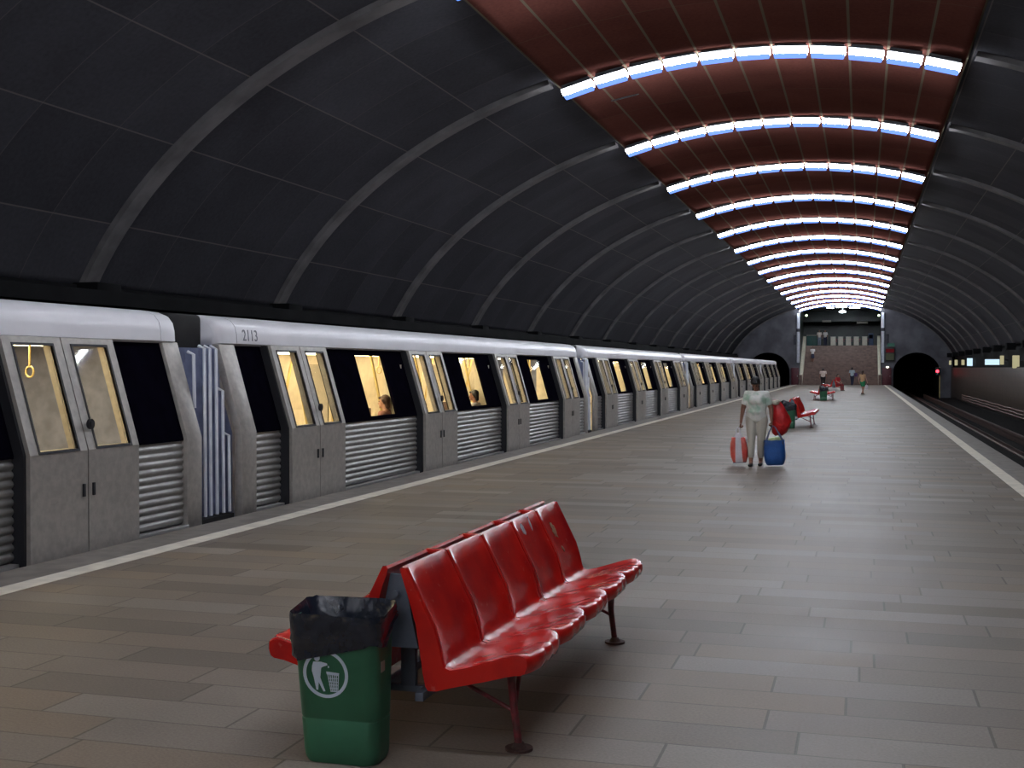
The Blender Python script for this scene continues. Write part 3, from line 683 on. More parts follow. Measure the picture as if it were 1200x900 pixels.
def seat_shell(j, side):
    """moulded L-shaped seat, bucket and scalloped nose; grid across the width"""
    n = 28; y0 = (j-NSEAT/2)*SP+.004; W = SP-.008
    nose = [(.620, .461), (.634, .449), (.638, .42), (.630, .392)]
    BACK = [(.610, .381), (.560, .374), (.42, .345), (.25, .303), (.185, .284), (.150, .284), (.138, .30), (.125, .36), (.112, .45), (.092, .575), (.055, .70), (.018, .812), (.028, .824)]
    rings = []
    for k in range(n+1):
        t = k/n; u = 2*t-1; e = abs(u); yy = y0+W*t
        r = [(x, yy, z) for x, z in (front_pt(i, u) for i in range(len(FRONT)))]
        r += [(x-.040*e**5+.004*math.cos(u*PI*4.2)*(1 if z > .43 else .3), yy, z) for x, z in nose]
        r += [(x-(.036*e**5 if i < 2 else 0), yy, z) for i, (x, z) in enumerate(BACK)]
        rings.append([(side*(p[0]+.010), p[1], p[2]) for p in r])
    return MB().loft(rings)
def blob(n, rx, rz, seed):
    rnd = random.Random(seed); return [(rx*math.cos(2*PI*k/n)*rnd.uniform(.6, 1.1), rz*math.sin(2*PI*k/n)*rnd.uniform(.6, 1.1)) for k in range(n)]
def make_bench(marks):
    e = empty('platform_bench')
    for side in (1, -1):
        for j in range(NSEAT):
            s = seat_shell(j, side).build('seat_shell', 'red', e, smooth=True, angle=48)
            if side == 1 and marks:
                for (sj, u, fi, ru, rf, m, nm) in ((3, -.34, .75, .13, .42, 'st_white', 'torn_sticker'), (3, .30, .62, .05, .48, 'st_white', 'scratch_mark'), (4, -.15, 1.6, .17, .62, 'st_gold', 'worn_sticker'), (4, -.05, 3.0, .09, .22, 'st_gold', 'worn_sticker')):
                    if sj != j: continue
                    yc = (j-NSEAT/2+.5)*SP; top_, low_ = [], []
                    for a, b in blob(16, ru, rf, j*7+int(fi*9)):
                        x, z = front_pt(max(.05, fi+b+a*1.2), u+a); top_.append((x+.0125, yc+(u+a)*(SP-.008)/2, z+.0012)); low_.append((x+.004, yc+(u+a)*(SP-.008)/2, z-.002))
                    MB().loft([low_, top_]).build(nm, m, s)
    for x in (-.11, .11):
        z = .26
        MB().box(x-.02, x+.02, -1.36, 1.36, z-.032, z+.008).build('frame_beam', 'frame_steel', e, bevel=.005)
    for y in (-1.19, .99):
        MB().box(-.13, .13, y-.018, y+.018, .225, .255).box(-.035, .035, y-.018, y+.018, .25, .74).build('cross_frame', 'frame_steel', e, bevel=.004)
        for sx in (-.84, 1):
            lg = MB().tube([(sx*.48, y, .37), (sx*.495, y, .2), (sx*.52, y, 0.012)], [.019, .018, .017], 10).build('leg', 'leg', e, smooth=True)
            MB().tube([(sx*.50, y, .17), (sx*.22, y, .30)], .010, 8).build('brace', 'leg', lg, smooth=True)
            MB().tube([(sx*.50, y, .17), (sx*.48, y+.17, .345)], .010, 8).build('brace', 'leg', lg, smooth=True)
            MB().cyl((sx*.52, y, 0), .062, .012, 18).cyl((sx*.52, y, .012), .035, .022, 14, r2=.022).build('foot_plate', 'rust', lg, smooth=True)
    MB().tube([(0, -1.37, .70), (0, 1.37, .70)], .016, 8).build('back_rail', 'frame_steel', e)
    MB().loft([[(x, y, z) for x, z in ((-.10, .46), (.10, .46), (.03, .785), (-.03, .785))] for y in (-1.345, -1.335)]).build('lit_gap_sheet', 'frame_steel', e)  # added sheet; its blue-grey stands for bluish light inside the open gap
    for j in range(1, NSEAT): MB().box(-.045, .045, (j-NSEAT/2)*SP-.03, (j-NSEAT/2)*SP+.03, .80, .824).build('spacer', 'red', e, bevel=.006)
    return e
BX = -1.98
b1 = make_bench(True); b1.location = (BX, 6.36, 0)
tag(b1, 'nearest red double-sided platform bench, behind the green bin in the foreground', 'bench', 'red platform benches')
b2 = make_bench(False)
for k, (y, lb) in enumerate(((36.4, 'red double-sided bench behind the woman with the bags, with a green bin at its end'), (66.8, 'small distant red bench with a tiny litter bin at its end'), (93.6, 'farthest red bench, just in front of the stairs'))):
    o = b2 if k == 0 else dup(b2)
    o.location = (BX+(.10 if k == 0 else 0), y, 0); tag(o, lb, 'bench', 'red platform benches')

# ------------------------------------------------------------------ litter bins
def rrect(w, d, r, z, n=6, cx=0, cy=0):
    pts = []
    for sx, sy, a0 in ((1, 1, 0), (-1, 1, PI/2), (-1, -1, PI), (1, -1, 1.5*PI)):
        for k in range(n+1):
            a = a0+PI/2*k/n; pts.append((cx+sx*(w/2-r)+r*math.cos(a), cy+sy*(d/2-r)+r*math.sin(a), z))
    return pts
def bin_cy(z): return .040*(1-z/.63)             # the body leans back a little towards its foot
def bin_size(z): f = z/.63; return .345+.055*f, .200+.030*f     # width and depth at height z
def make_bin(print_on, peak):
    e = empty('litter_bin'); rings = []
    for z, k in ((.0, .93), (.02, .985), (.05, 1), (.19, 1), (.193, .985), (.199, .985), (.202, 1), (.45, 1), (.60, 1), (.605, 1.05), (.63, 1.05), (.632, 1.0), (.60, .96), (.3, .95), (.03, .93)):
        w, d = bin_size(z); rings.append(rrect(w*k, d*k, .055, z, 6, 0, bin_cy(z)))
    MB().loft(rings).build('bin_body', 'bin', e, smooth=True, angle=40)
    # liner folded over the rim
    rings = []; rnd = random.Random(3)
    ref = rrect(1, 1, .1, 0, 6); n = len(ref)
    def hem(k):
        x, y, _ = ref[k]; return .490+.075*x+.010*math.sin(k*.9)+(.06*max(0, y+.35) if x > .3 else 0)+(.05 if y > .3 else 0)
    def peakz(k): x, y, _ = ref[k]; return max(0, y+.1)*.055+.003*math.sin(k*2.3)+(peak*math.exp(-((x+.2)**2)*9) if peak else 0)
    for lev in range(15):
        r = []
        for k in range(n):
            if lev <= 7:                                # outside skirt, from hem up to the rim
                f = lev/7; z = hem(k)+(.640-hem(k))*f; off = .010+(.006*math.sin(k*1.7+lev*1.9)+.004*math.sin(k*3.1+lev))*(1-f*.8)
            elif lev == 8: z = .652+peakz(k); off = .008
            else:
                f = (lev-8)/6; z = .652+peakz(k)*(1-f)-.40*f; off = -.006-.016*f+.010*f*math.sin(k*2.1+lev*.7)
            if lev < 8: z += peakz(k)*(lev/7)**2
            w, d = bin_size(min(z, .63)); kk = 1.04 if lev <= 8 else 1.04-.12*min(1, (lev-8)/2)
            p = rrect(w*kk+2*off, d*kk+2*off, max(.03, .055+off), z, 6, 0, bin_cy(min(z, .63)))[k]; r.append(p)
        rings.append(r)
    MB().loft(rings, True, False, True).build('bin_liner', 'bagblack', e, smooth=True, angle=60)
    if print_on:
        def fy(z): return bin_cy(z)-bin_size(z)[1]/2-.0025
        def flat(poly, name, parent, dz=.0):
            a = [(x, fy(z)-.0015-dz, z) for x, z in poly]; b = [(x, fy(z)+.001, z) for x, z in poly]
            return MB().loft([b, a]).build(name, 'logo', parent)
        cx, cz, R = -.040, .395, .104
        ring = MB(); o_ = [(cx+R*math.cos(a), cz+R*math.sin(a)) for a in [2*PI*k/48 for k in range(48)]]; i_ = [(cx+(R-.014)*math.cos(a), cz+(R-.014)*math.sin(a)) for a in [2*PI*k/48 for k in range(48)]]
        P3 = lambda q, d: [(x, fy(z)-d, z) for x, z in q]
        ring.loft([P3(o_, -.001), P3(o_, .0015), P3(i_, .0015), P3(i_, -.001)], True, False, False)
        rg = ring.build('logo_ring', 'logo', e); rg['label'] = 'pale blue ring emblem of a figure throwing litter'
        # figure: head, torso with throwing arm, legs
        S = R/26.5
        def q(pts): return [(cx+(x-45)*S*1.0, cz-(y-48)*S*1.0) for x, y in pts]
        flat(q([(35.5+3.4*math.cos(k*PI/8), 30.5+3.6*math.sin(k*PI/8)) for k in range(16)]), 'logo_head', rg)
        fig = MB()
        for poly in ([(31, 35), (40, 34.6), (47, 36), (47.5, 38), (42, 40), (40, 41.5), (39, 49), (38.5, 52), (44, 67), (42, 67.5), (36.5, 57), (35.5, 66), (33.5, 66), (31, 52), (29, 45), (29.5, 40)],):
            pl = q(poly); fig.loft([P3(pl, -.001), P3(pl, .0015)])
        fig.build('logo_figure', 'logo', rg)
        bk = MB()
        pl = q([(46, 45), (61, 46), (60.5, 49), (46.5, 48)]); bk.loft([P3(pl, -.001), P3(pl, .0015)])
        for t in range(6):
            a, b = 47.3+t*2.5, 50.5+t*1.55; pl = q([(a, 48), (a+.9, 48), (b+.8, 67), (b, 67)]); bk.loft([P3(pl, -.001), P3(pl, .0014)])
        for t in range(5):
            y = 52+t*3.6; sh = (y-48)*.17; pl = q([(47+sh, y), (60.4-sh*.7, y), (60.4-sh*.7, y+.7), (47+sh, y+.7)]); bk.loft([P3(pl, -.001), P3(pl, .0012)])
        pl = q([(48, 39), (49.2, 38.5), (49.6, 40.5), (48.4, 41)]); bk.loft([P3(pl, -.001), P3(pl, .0015)])
        bk.build('logo_basket', 'logo', rg)
        w, d = bin_size(.43)
        MB().box(w/2+.001, w/2+.003, -.045, -.005, .405, .45).build('grey_smudge', 'steel', e)
    return e
bn = make_bin(True, 0); bn.location = (-2.150, 4.820, 0)
tag(bn, 'green litter bin with black liner and pale round emblem in front of the nearest bench', 'litter bin', 'green litter bins')
bn2 = make_bin(False, .16); bn2.location = (-1.97, 34.80, 0); bn2.scale = (1, 1, 1.0)
tag(bn2, 'distant green litter bin with puffed black liner behind the woman', 'litter bin', 'green litter bins')

# ------------------------------------------------------------------ people
def hull(bm, a, b, ra, rb, n=12):
    """tapered capsule (radii may be (rx,ry,rz)) as a closed convex solid"""
    vs = []
    for c, r in ((a, ra), (b, rb)):
        r = r if isinstance(r, (tuple, list)) else (r, r, r)
        for i in range(7):
            t = -PI/2+PI*i/6
            for k in range(n):
                q = math.cos(t); vs.append(bm.verts.new((c[0]+r[0]*q*math.cos(2*PI*k/n), c[1]+r[1]*q*math.sin(2*PI*k/n), c[2]+r[2]*math.sin(t))))
                if i in (0, 6): break
    res = bmesh.ops.convex_hull(bm, input=vs)
    junk = {g for g in res['geom_interior']+res['geom_unused'] if isinstance(g, bmesh.types.BMVert)}
    bmesh.ops.delete(bm, geom=list(junk), context='VERTS')
def fuse(name, caps, vox, m, parent, smooth_it=4, cut=None):
    """several overlapping tapered solids fused into one continuous skin"""
    bm = bmesh.new()
    for c in caps: hull(bm, *c)
    me = bpy.data.meshes.new(name); bm.to_mesh(me); bm.free()
    o = bpy.data.objects.new('tmp', me); COL.objects.link(o)
    r = o.modifiers.new('r', 'REMESH'); r.mode = 'VOXEL'; r.voxel_size = vox
    s = o.modifiers.new('s', 'SMOOTH'); s.iterations = smooth_it; s.factor = .5
    out = bpy.data.meshes.new_from_object(o.evaluated_get(bpy.context.evaluated_depsgraph_get()))
    bpy.data.objects.remove(o); bpy.data.meshes.remove(me)
    if cut:
        bm = bmesh.new(); bm.from_mesh(out)
        for co_, no_ in cut: bmesh.ops.bisect_plane(bm, geom=bm.verts[:]+bm.edges[:]+bm.faces[:], plane_co=co_, plane_no=no_, clear_outer=True)
        bm.to_mesh(out); bm.free()
    out.name = name
    o = link(name, out, m, parent, True, angle=180); return o
def lerp(a, b, t): return tuple(a[i]+(b[i]-a[i])*t for i in range(3))
def add3(a, b): return tuple(a[i]+b[i] for i in range(3))
def person(loc, rz, label, group=None, h=1.65, J=None, top='white_cotton', bottom='black_cloth', skin='skin', hair='hair', leg_len='long', sleeve='short', stout=1.0, vox=.014, sit=False, hair_len=.10, grip=(), skirt=False, hem=.86, hair_k=1.0):
    e = empty('person', loc, rz); s = h/1.65; w = stout
    D = dict(pel=(0, .0, .90), bel=(0, -.01, 1.02), che=(0, 0, 1.24), nec=(0, .005, 1.40), hd=(0, -.02, 1.53), tilt=0.0,
             shl=(.175*w, 0, 1.34), ell=(.23*w, .02, 1.07), wrl=(.245*w, -.05, .83), shr=(-.175*w, 0, 1.34), elr=(-.23*w, .02, 1.07), wrr=(-.245*w, -.05, .83),
             hil=(.09*w, 0, .86), knl=(.095, -.02, .47), anl=(.09, .02, .075), hir=(-.09*w, 0, .86), knr=(-.095, -.02, .47), anr=(-.09, .02, .075))
    D.update(J or {})
    P = {k: (tuple(c*s for c in v) if isinstance(v, tuple) else v) for k, v in D.items()}
    R = lambda r: r*s
    tors = [(P['pel'], P['bel'], (R(.155*w), R(.115*w), R(.11)), (R(.14*w), R(.11*w), R(.1))), (P['bel'], P['che'], (R(.14*w), R(.11*w), R(.1)), (R(.155*w), R(.105*w), R(.12))),
            (P['che'], add3(P['nec'], (0, 0, -.06*s)), (R(.15*w), R(.10*w), R(.1)), (R(.10), R(.06), R(.05))),
            (P['shl'], P['shr'], R(.055), R(.055))]
    caps = list(tors)
    fwd = V((0, -1, 0)); tl = P['tilt']; H = V(P['hd']); rot = Matrix.Rotation(tl, 3, 'X')
    hp = lambda x, y, z: tuple(H+rot @ V((x*s, y*s, z*s)))
    caps += [(P['nec'], hp(0, .01, -.06), R(.052), R(.05)), (hp(0, .005, .035), hp(0, .01, .03), (R(.072), R(.09), R(.085)), (R(.072), R(.088), R(.08))),
             (hp(0, -.035, -.055), hp(0, -.02, .0), (R(.042), R(.042), R(.045)), (R(.06), R(.065), R(.06))), (hp(0, -.075, -.083), hp(0, -.05, -.05), R(.018), R(.03)),
             (hp(0, -.088, .01), hp(0, -.105, -.022), R(.009), R(.014)), (hp(.02, -.072, -.05), hp(-.02, -.072, -.05), R(.012), R(.012)),
             (hp(.074, .01, .015), hp(.076, .012, -.02), (R(.008), R(.016), R(.02)), (R(.007), R(.01), R(.014))), (hp(-.074, .01, .015), hp(-.076, .012, -.02), (R(.008), R(.016), R(.02)), (R(.007), R(.01), R(.014)))]
    for q in 'lr':
        caps += [(P['sh'+q], P['el'+q], R(.050*w), R(.040*w)), (P['el'+q], P['wr'+q], R(.040*w), R(.026))]
        caps += [(P['hi'+q], P['kn'+q], R(.088*w), R(.056)), (P['kn'+q], lerp(P['kn'+q], P['an'+q], .35), R(.054), R(.056)), (lerp(P['kn'+q], P['an'+q], .35), P['an'+q], R(.056), R(.036)),
                 (P['an'+q], add3(P['an'+q], (0, -.12*s, -.045*s)), R(.036), R(.026)), (add3(P['an'+q], (0, .025*s, -.04*s)), add3(P['an'+q], (0, -.12*s, -.05*s)), R(.03), R(.025))]
        # hand: palm, four bent fingers of different length and a thumb from the side of the palm
        W = V(P['wr'+q]); d = (W-V(P['el'+q])).normalized(); ax = V((0, -1, 0)); ax = (ax-d*ax.dot(d)).normalized(); inn = d.cross(ax)*(1 if q == 'l' else -1)
        if inn.x*(1 if q == 'l' else -1) > 0: inn = -inn
        g = q in grip; pe = W+d*R(.085)
        for k in (-1, 1): caps.append((tuple(W+ax*R(.012*k)), tuple(pe+ax*R(.024*k)), R(.017), R(.013)))
        for k, ln in enumerate((.070, .080, .074, .058)):
            b0 = pe+ax*R(.030-.020*k); c1 = .45 if not g else 1.35; c2 = .8 if not g else 2.5; c3 = 1.0 if not g else 3.4
            dr = lambda c: d*math.cos(c)+inn*math.sin(c)
            p1 = b0+dr(c1)*R(ln*.45); p2 = p1+dr(c2)*R(ln*.32); p3 = p2+dr(c3)*R(ln*.25)
            for a_, b_, r0, r1 in ((b0, p1, .0095, .009), (p1, p2, .009, .0082), (p2, p3, .0082, .0072)): caps.append((tuple(a_), tuple(b_), R(r0), R(r1)))
        t0 = W+d*R(.03)+ax*R(.024); t1 = t0+(ax*.8+d*.6+inn*.25).normalized()*R(.038); t2 = t1+(d*.8+inn*.5+ax*.1).normalized()*R(.03)
        caps += [(tuple(t0), tuple(t1), R(.012), R(.0105)), (tuple(t1), tuple(t2), R(.0105), R(.008))]
    fuse('body', caps, vox, skin, e, 3)
    # clothes
    G = .016*s
    gro = lambda c, g=G: (c[0], c[1], tuple(x+g for x in c[2]) if isinstance(c[2], tuple) else c[2]+g, tuple(x+g for x in c[3]) if isinstance(c[3], tuple) else c[3]+g)
    sh = [gro(c) for c in tors]
    if stout > 1.05:
        sh += [(add3(P['che'], (.05*s, -.07*s*w, -.035*s)), add3(P['che'], (.04*s, -.04*s, .0)), R(.088), R(.09)), (add3(P['che'], (-.05*s, -.07*s*w, -.035*s)), add3(P['che'], (-.04*s, -.04*s, .0)), R(.088), R(.09)),
               (add3(P['bel'], (0, -.05*s, -.02*s)), add3(P['bel'], (0, -.02*s, .02*s)), (R(.15), R(.10), R(.09)), (R(.15), R(.09), R(.09)))]
    for q in 'lr':
        f = {'short': .62, 'long': 1.0, 'none': .12}[sleeve]
        sh.append((P['sh'+q], lerp(P['sh'+q], P['el'+q], f), R(.044*w)+G*.8, R(.046)+G*1.2))
        if sleeve == 'long': sh.append((P['el'+q], lerp(P['el'+q], P['wr'+q], .95), R(.042*w)+G, R(.032)+G))
    cut = [((0, 0, P['nec'][2]-.005*s), (0, 0, 1))]
    if not sit: cut.append(((0, 0, hem*s), (0, 0, -1)))
    fuse('shirt', sh, max(.011, vox), top, e, 10, cut)
    tr = [gro((P['pel'], add3(P['pel'], (0, 0, .06*s)), (R(.148*w), R(.108*w), R(.1)), (R(.13*w), R(.10*w), R(.07))), G*.7)]
    if skirt: tr.append((P['pel'], lerp(P['knl'], P['knr'], .5), (R(.165*w), R(.125*w), R(.1)), (R(.19*w), R(.15*w), R(.06))))
    else:
        f = {'long': 1.0, 'capri': .70, 'shorts': .0}[leg_len]
        for q in 'lr':
            if leg_len == 'shorts': tr.append((P['hi'+q], lerp(P['hi'+q], P['kn'+q], .62), R(.10*w)+G, R(.085*w)+G))
            else: tr += [(P['hi'+q], P['kn'+q], R(.088*w)+G, R(.056)+G), (P['kn'+q], lerp(P['kn'+q], P['an'+q], f), R(.056)+G, R(.048)+G*.8)]
    fuse('skirt' if skirt else ('shorts' if leg_len == 'shorts' else 'trousers'), tr, max(.011, vox), bottom, e, 4)
    for q in 'lr':
        a = P['an'+q]
        fuse('shoe', [(add3(a, (0, .03*s, -.035*s)), add3(a, (0, -.13*s, -.045*s)), (R(.040), R(.04), R(.038)), (R(.042), R(.05), R(.028)))], .01, 'shoe', e, 2, [((0, 0, .0015 if not sit else a[2]-.076*s), (0, 0, -1))])
    hc = [(hp(0, .022, .055), hp(0, .03, .03), (R(.080), R(.090), R(.080)), (R(.080), R(.080), R(.075))), (hp(0, .055, .03), hp(0, .065, -hair_len+.03), (R(.072), R(.05), R(.06)), (R(.06), R(.04), R(.04))),
          (hp(.03, -.068, .075), hp(-.03, -.068, .078), R(.026), R(.026)), (hp(.07, .0, .04), hp(.07, .03, -.01), R(.02), R(.018)), (hp(-.07, .0, .04), hp(-.07, .03, -.01), R(.02), R(.018))]
    hc = [(a, b, tuple(x*hair_k for x in ra) if isinstance(ra, tuple) else ra*hair_k, tuple(x*hair_k for x in rb) if isinstance(rb, tuple) else rb*hair_k) for a, b, ra, rb in hc]
    fuse('hair', hc, .009, hair, e, 3)
    for sx in (-1, 1): MB().ball(hp(sx*.029, -.079, .018), R(.0095), 8, 6).build('eye', 'eye', e, smooth=True)
    tag(e, label, 'person', group)
    return e, P
# the woman with the bags
WL = V((-1.745, 21.32, 0))
wj = dict(pel=(0, .02, .90), bel=(0, -.01, 1.02), che=(0, -.03, 1.24), nec=(0, -.04, 1.385), hd=(-.01, -.105, 1.50), tilt=math.radians(36),
          shl=(.165, -.02, 1.325), ell=(.255, .02, 1.06), wrl=(.275, -.07, .83), shr=(-.165, -.02, 1.325), elr=(-.245, .0, 1.06), wrr=(-.275, -.08, .80),
          hil=(.095, .02, .85), knl=(.085, -.035, .47), anl=(.068, .06, .075), hir=(-.095, .02, .85), knr=(-.085, -.10, .48), anr=(-.085, -.14, .075))
wom, WP = person(WL, math.radians(-2), 'woman with short black hair in a pale print blouse carrying shopping bags toward us', h=1.56, J=wj, top='blouse', bottom='capri', leg_len='capri', stout=1.14, vox=.0058, hair_k=1.13, hair_len=.08, grip=('l', 'r'), hem=.80)
wom['label'] = 'person with short black hair in pale print blouse walking with shopping bags'
def wpt(p): return V(p)+WL
hr, hl = wpt(WP['wrr']), wpt(WP['wrl'])
# white and red plastic bag in the hand on the left of the photo
def pillow(name, w, d, h, m, parent, top=.7, n=24, crumple=.012, seed=0, open_top=False, exps=3.2):
    rings = []; rnd = random.Random(seed)
    for i in range(15):
        t = i/14; z = h*t; k = min(1, .72+.9*t**.5*.5+.1*math.sin(PI*t)); k *= 1-(1-top)*max(0, (t-.55)/.45)**1.6
        r = []
        for j in range(n):
            a = 2*PI*j/n; c, s_ = math.cos(a), math.sin(a); q = (abs(c)**exps+abs(s_)**exps)**(-1/exps)
            nn = mnoise.noise(V((c*2+seed, s_*2, t*4)))*crumple
            r.append(((w/2*k+nn)*q*c, (d/2*k*(1-.5*t*(1-top))+nn)*q*s_, z+(nn if 0 < i else 0)))
        rings.append(r)
    return MB().loft(rings, True, True, not open_top).build(name, m, parent, smooth=True, angle=70)
hd_ = hr+V((-.015, -.01, -.10))
e = empty('plastic_bag', (hd_.x-.005, hd_.y, hd_.z-.60)); zt = .60
e.rotation_euler.y = math.radians(-3)
pillow('bag_body', .285, .17, .44, 'plastic_red', e, .80, seed=2, exps=4.5, crumple=.02)
rings = []
for i in range(13):
    t = i/12; z = .01+.44*t; k = min(1, .72+.9*t**.5*.5+.1*math.sin(PI*t)); k *= 1-.2*max(0, (t-.55)/.45)**1.6
    y = -(.17/2*k*(1-.5*t*.2))-.016; w_ = .065*(1-.35*t); rings.append([(-w_, y, z), (w_, y-.0, z), (w_, y+.02, z), (-w_, y+.02, z)])
MB().loft(rings).build('white_panel', 'plastic_white', e, smooth=True)
MB().loft([[(x*(1-.55*t)+0, y*(1-.5*t), .42+.10*t) for x, y in ((-.08,-.05),(.08,-.05),(.08,.05),(-.08,.05))] for t in (0, .3, .6, 1)]).build('bag_neck', 'plastic_white', e, bevel=.01)
for s_ in (-1, 1): MB().tube([(s_*.03, -.015, .50), (s_*.03, -.01, .56), (s_*.012, 0, .605), (0, .005, .61)], [.014, .010, .008, .008], 8).build('bag_handle', 'plastic_white', e, smooth=True)
MB().box(-.11, .11, -.07, .07, .0, .012).build('bag_bottom', 'strap_blue', e, bevel=.005)
tag(e, 'crumpled red and white plastic bag in the hand hanging clear of the floor', 'bag')
# blue tote
hd_ = hl+V((.03, -.02, -.09))
e = empty('tote_bag', (hd_.x+.03, hd_.y, .03)); e.rotation_euler.y = math.radians(-2)
pillow('bag_body', .355, .22, .43, 'bag_blue', e, .97, seed=5, crumple=.010, open_top=True, exps=4.5)
hz = hd_.z-.03
for yy in (-.075, .075):
    MB().loft([[(x-.011, y-.003, z), (x+.011, y-.003, z), (x+.011, y+.003, z), (x-.011, y+.003, z)] for x, y, z in ((-.145, yy*1.25, .36), (-.13, yy*1.15, .43), (-.08, yy*.5, hz-.09), (-.035, yy*.12, hz-.01), (-.02, 0, hz+.012), (0, 0, hz+.008), (.03, yy*.12, hz-.03), (.08, yy*.5, hz-.12), (.135, yy*1.15, .43), (.15, yy*1.25, .36))]).build('bag_strap', 'strap_blue', e)
tag(e, 'blue tote bag with long straps carried just above the floor', 'bag')
cx_ = e.location.x
b_ = MB(); b_.ball((0, 0, 0), (.125, .075, .055), 16, 8).ball((.04, -.02, .03), (.06, .05, .035), 12, 6)
tag(b_.build('wrapped_bundle', 'lime', smooth=True, loc=(cx_, e.location.y, .455)), 'pale lime and white bundle showing at the mouth of the blue tote', 'bundle')
# big red bag on the arm
p0 = wpt(WP['ell']); e = empty('shoulder_bag', (p0.x+.14, p0.y+.10, p0.z-.47))
rings = []
sil = [(0, -.07, .05), (.04, -.115, .115), (.14, -.13, .165), (.24, -.135, .20), (.34, -.135, .17), (.44, -.14, .11), (.54, -.13, .04), (.60, -.11, -.02)]
for i, (z, x0, x1) in enumerate(sil):
    c, w_ = (x0+x1)/2, (x1-x0)/2; dd = .10*math.sin(PI*min(1, .12+.8*i/7))
    rings.append([(c+w_*math.copysign(abs(math.cos(a))**.8, math.cos(a))+.008*math.sin(5*a+i), dd*math.sin(a)+.008*math.cos(4*a+2*i), z+.012*math.sin(3*a+i)) for a in [2*PI*k/20 for k in range(20)]])
MB().loft(rings).build('bag_body', 'bag_red', e, smooth=True, angle=80)
MB().tube([(-.12, -.01, .56), (-.17, -.04, .64), (-.205, -.06, .70), (-.23, -.02, .73), (-.20, .05, .68), (-.13, .03, .58)], .012, 8).build('bag_strap', 'bag_red', e, smooth=True)
MB().ball((-.07, -.06, .565), (.075, .05, .045), 14, 8).ball((-.03, -.08, .585), (.045, .04, .035), 12, 6).build('cream_knot', 'knot', e, smooth=True)
tag(e, 'bright red bulging bag hung from the arm of the woman, beside the distant bin', 'bag')
e['label'] = 'bright red bulging bag slung on the arm, in front of the distant bin'

# people far along the platform
def far(u, vfoot, rz, label, z=0, y=None, **kw):
    if y is None:
        # depth where this pixel meets the floor plane z
        lo, hi = 5, 400
        for _ in range(50):
            md_ = (lo+hi)/2
            if at(u, vfoot, md_).z > z: lo = md_
            else: hi = md_
        y = lo
    p = at(u, vfoot, y); return person((p.x, y, z), rz, label, **kw)
walk = dict(knl=(.09, -.16, .50), anl=(.08, -.22, .075), knr=(-.09, .02, .47), anr=(-.08, .22, .10), ell=(.24, .10, 1.08), wrl=(.24, .04, .84), elr=(-.24, -.06, 1.08), wrr=(-.24, -.20, .88))
far(998.5, 451.3, math.radians(170), 'person in pale blue shirt and dark trousers walking toward the stairs', h=1.74, top='pale_blue_cotton', bottom='navy_cloth', J=walk, y=121.5)
p = at(1001, 441, 121.4); e = empty('shoulder_bag', (p.x+.16, 121.45, .85)); pillow('bag_body', .28, .14, .34, 'purple_bag', e, .8, seed=9)
MB().tube([(-.10, 0, .32), (-.14, 0, .52), (-.2, -.02, .62)], .012, 6).build('bag_strap', 'purple_bag', e); tag(e, 'purple bag at the side of the person in pale blue shirt', 'bag')
w2, _ = far(1010.8, 462.2, math.radians(150), 'person in apricot top and green shorts walking barelegged away from us', h=1.52, top='apricot_top', bottom='green_shorts', leg_len='shorts', J=walk, skin='skin_pale', hair='hair_brown', hair_len=.16, sleeve='none')
p = at(1015.4, 453.5, w2.location.y); e = empty('plastic_bag', (p.x, w2.location.y-.05, p.z-.16)); pillow('bag_body', .20, .12, .28, 'plastic_white', e, .6, seed=4, n=14)
MB().tube([(-.02, 0, .26), (0, 0, .36)], .01, 6).build('bag_handle', 'plastic_white', e); tag(e, 'small pale bag hanging beside the person in green shorts', 'bag')
far(964.5, 452.5, math.radians(180), 'person in loose cream shirt standing beyond the second distant bench', h=1.66, top='cream_shirt', bottom='black_cloth', stout=1.25, y=112.0)
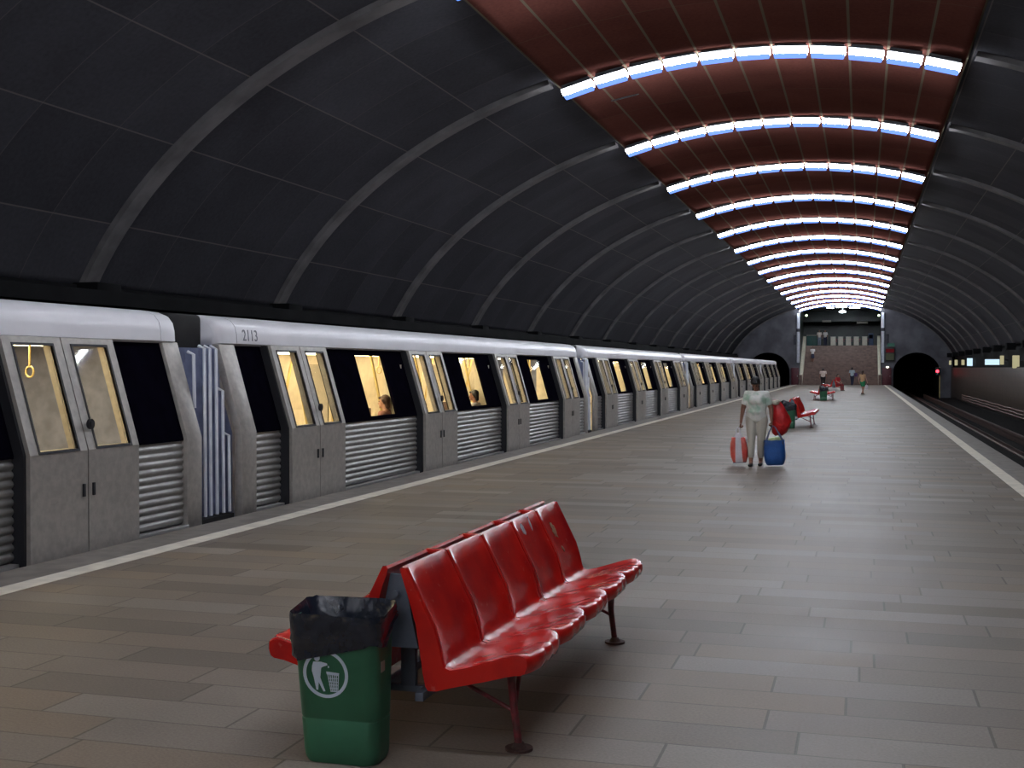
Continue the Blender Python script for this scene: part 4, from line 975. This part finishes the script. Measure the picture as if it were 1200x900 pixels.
# seated
sitj = dict(pel=(0, .0, .53), bel=(0, .0, .66), che=(0, .01, .88), nec=(0, 0, 1.04), hd=(0, -.03, 1.17), shl=(.175, 0, .98), ell=(.22, -.06, .73), wrl=(.12, -.26, .62), shr=(-.175, 0, .98), elr=(-.22, -.06, .73), wrr=(-.12, -.26, .62),
            hil=(.09, -.02, .50), knl=(.11, -.42, .48), anl=(.10, -.44, .075), hir=(-.09, -.02, .50), knr=(-.11, -.42, .48), anr=(-.10, -.44, .075))
bn3 = dup(bn2); bn3.location = (-1.90, 64.9, 0)
tag(bn3, 'tiny distant green litter bin with black liner at the end of the second far bench', 'litter bin', 'green litter bins')
person((-1.70, 92.5, 0), math.radians(50), 'person in red top seated on the farthest bench', J=sitj, h=1.6, top='red_top', bottom='barrier_red', sit=True, skin='skin_pale')
# on the stairs and in the hall
k = 14; zs_ = k*RISE; ys_ = YE-.4+(k-.5)*RUN
far(952.3, 422, math.radians(10), 'person in white top and dark skirt coming down the left of the stairs', z=zs_, y=ys_, h=1.62, top='white_cotton', bottom='navy_cloth', skirt=True)
for u, lb, kw in ((960.2, 'person in cream shirt standing at the head of the stairs beside a companion in white', dict(top='cream_shirt', bottom='grey_blue_cloth')), (967.2, 'person in white shirt and dark trousers at the head of the stairs nearest the barriers', dict(top='white_cotton', bottom='navy_cloth'))):
    p = at(u, 395, 134.2); person((p.x, 134.2, HZ), math.radians(20 if u < 963 else -25), lb, h=1.72, **kw)
# passengers in the numbered carriage
for u, v, lb, kw, rz in ((452, 468, 'passenger with brown hair and pink shirt in first wide window of numbered carriage', dict(top='pink_shirt', hair='hair_brown', skin='skin_pale'), -1.25), (557, 466, 'passenger with dark hair and white top in middle wide window of numbered carriage', dict(top='white_cotton'), -1.7), (641, 461, 'passenger with dark hair and red top in third wide window of numbered carriage', dict(top='red_top'), -1.4)):
    x = TL+1.02
    lo, hi = 5, 60
    for _ in range(40):
        md_ = (lo+hi)/2
        if at(u, v, md_).x > x: lo = md_
        else: hi = md_
    person((x, lo, -.02), math.radians(-90), lb.replace('passenger', 'seated person'), J=sitj, h=1.62, sit=True, vox=.012, **kw)

# ------------------------------------------------------------------ light, view
wd = bpy.data.worlds.new('world'); SC.world = wd; wd.use_nodes = True
wd.node_tree.nodes['Background'].inputs[0].default_value = (.0, .0, .0, 1); wd.node_tree.nodes['Background'].inputs[1].default_value = 0
SC.view_settings.view_transform = 'Standard'; SC.view_settings.look = 'None'; SC.view_settings.gamma = 1; SC.view_settings.use_curve_mapping = False
SC.view_settings.exposure = 0.0
SC.cycles.use_denoising = True
SC.cycles.max_bounces = 8; SC.cycles.diffuse_bounces = 4; SC.cycles.glossy_bounces = 4; SC.cycles.transparent_max_bounces = 16
SC.cycles.sample_clamp_indirect = 6
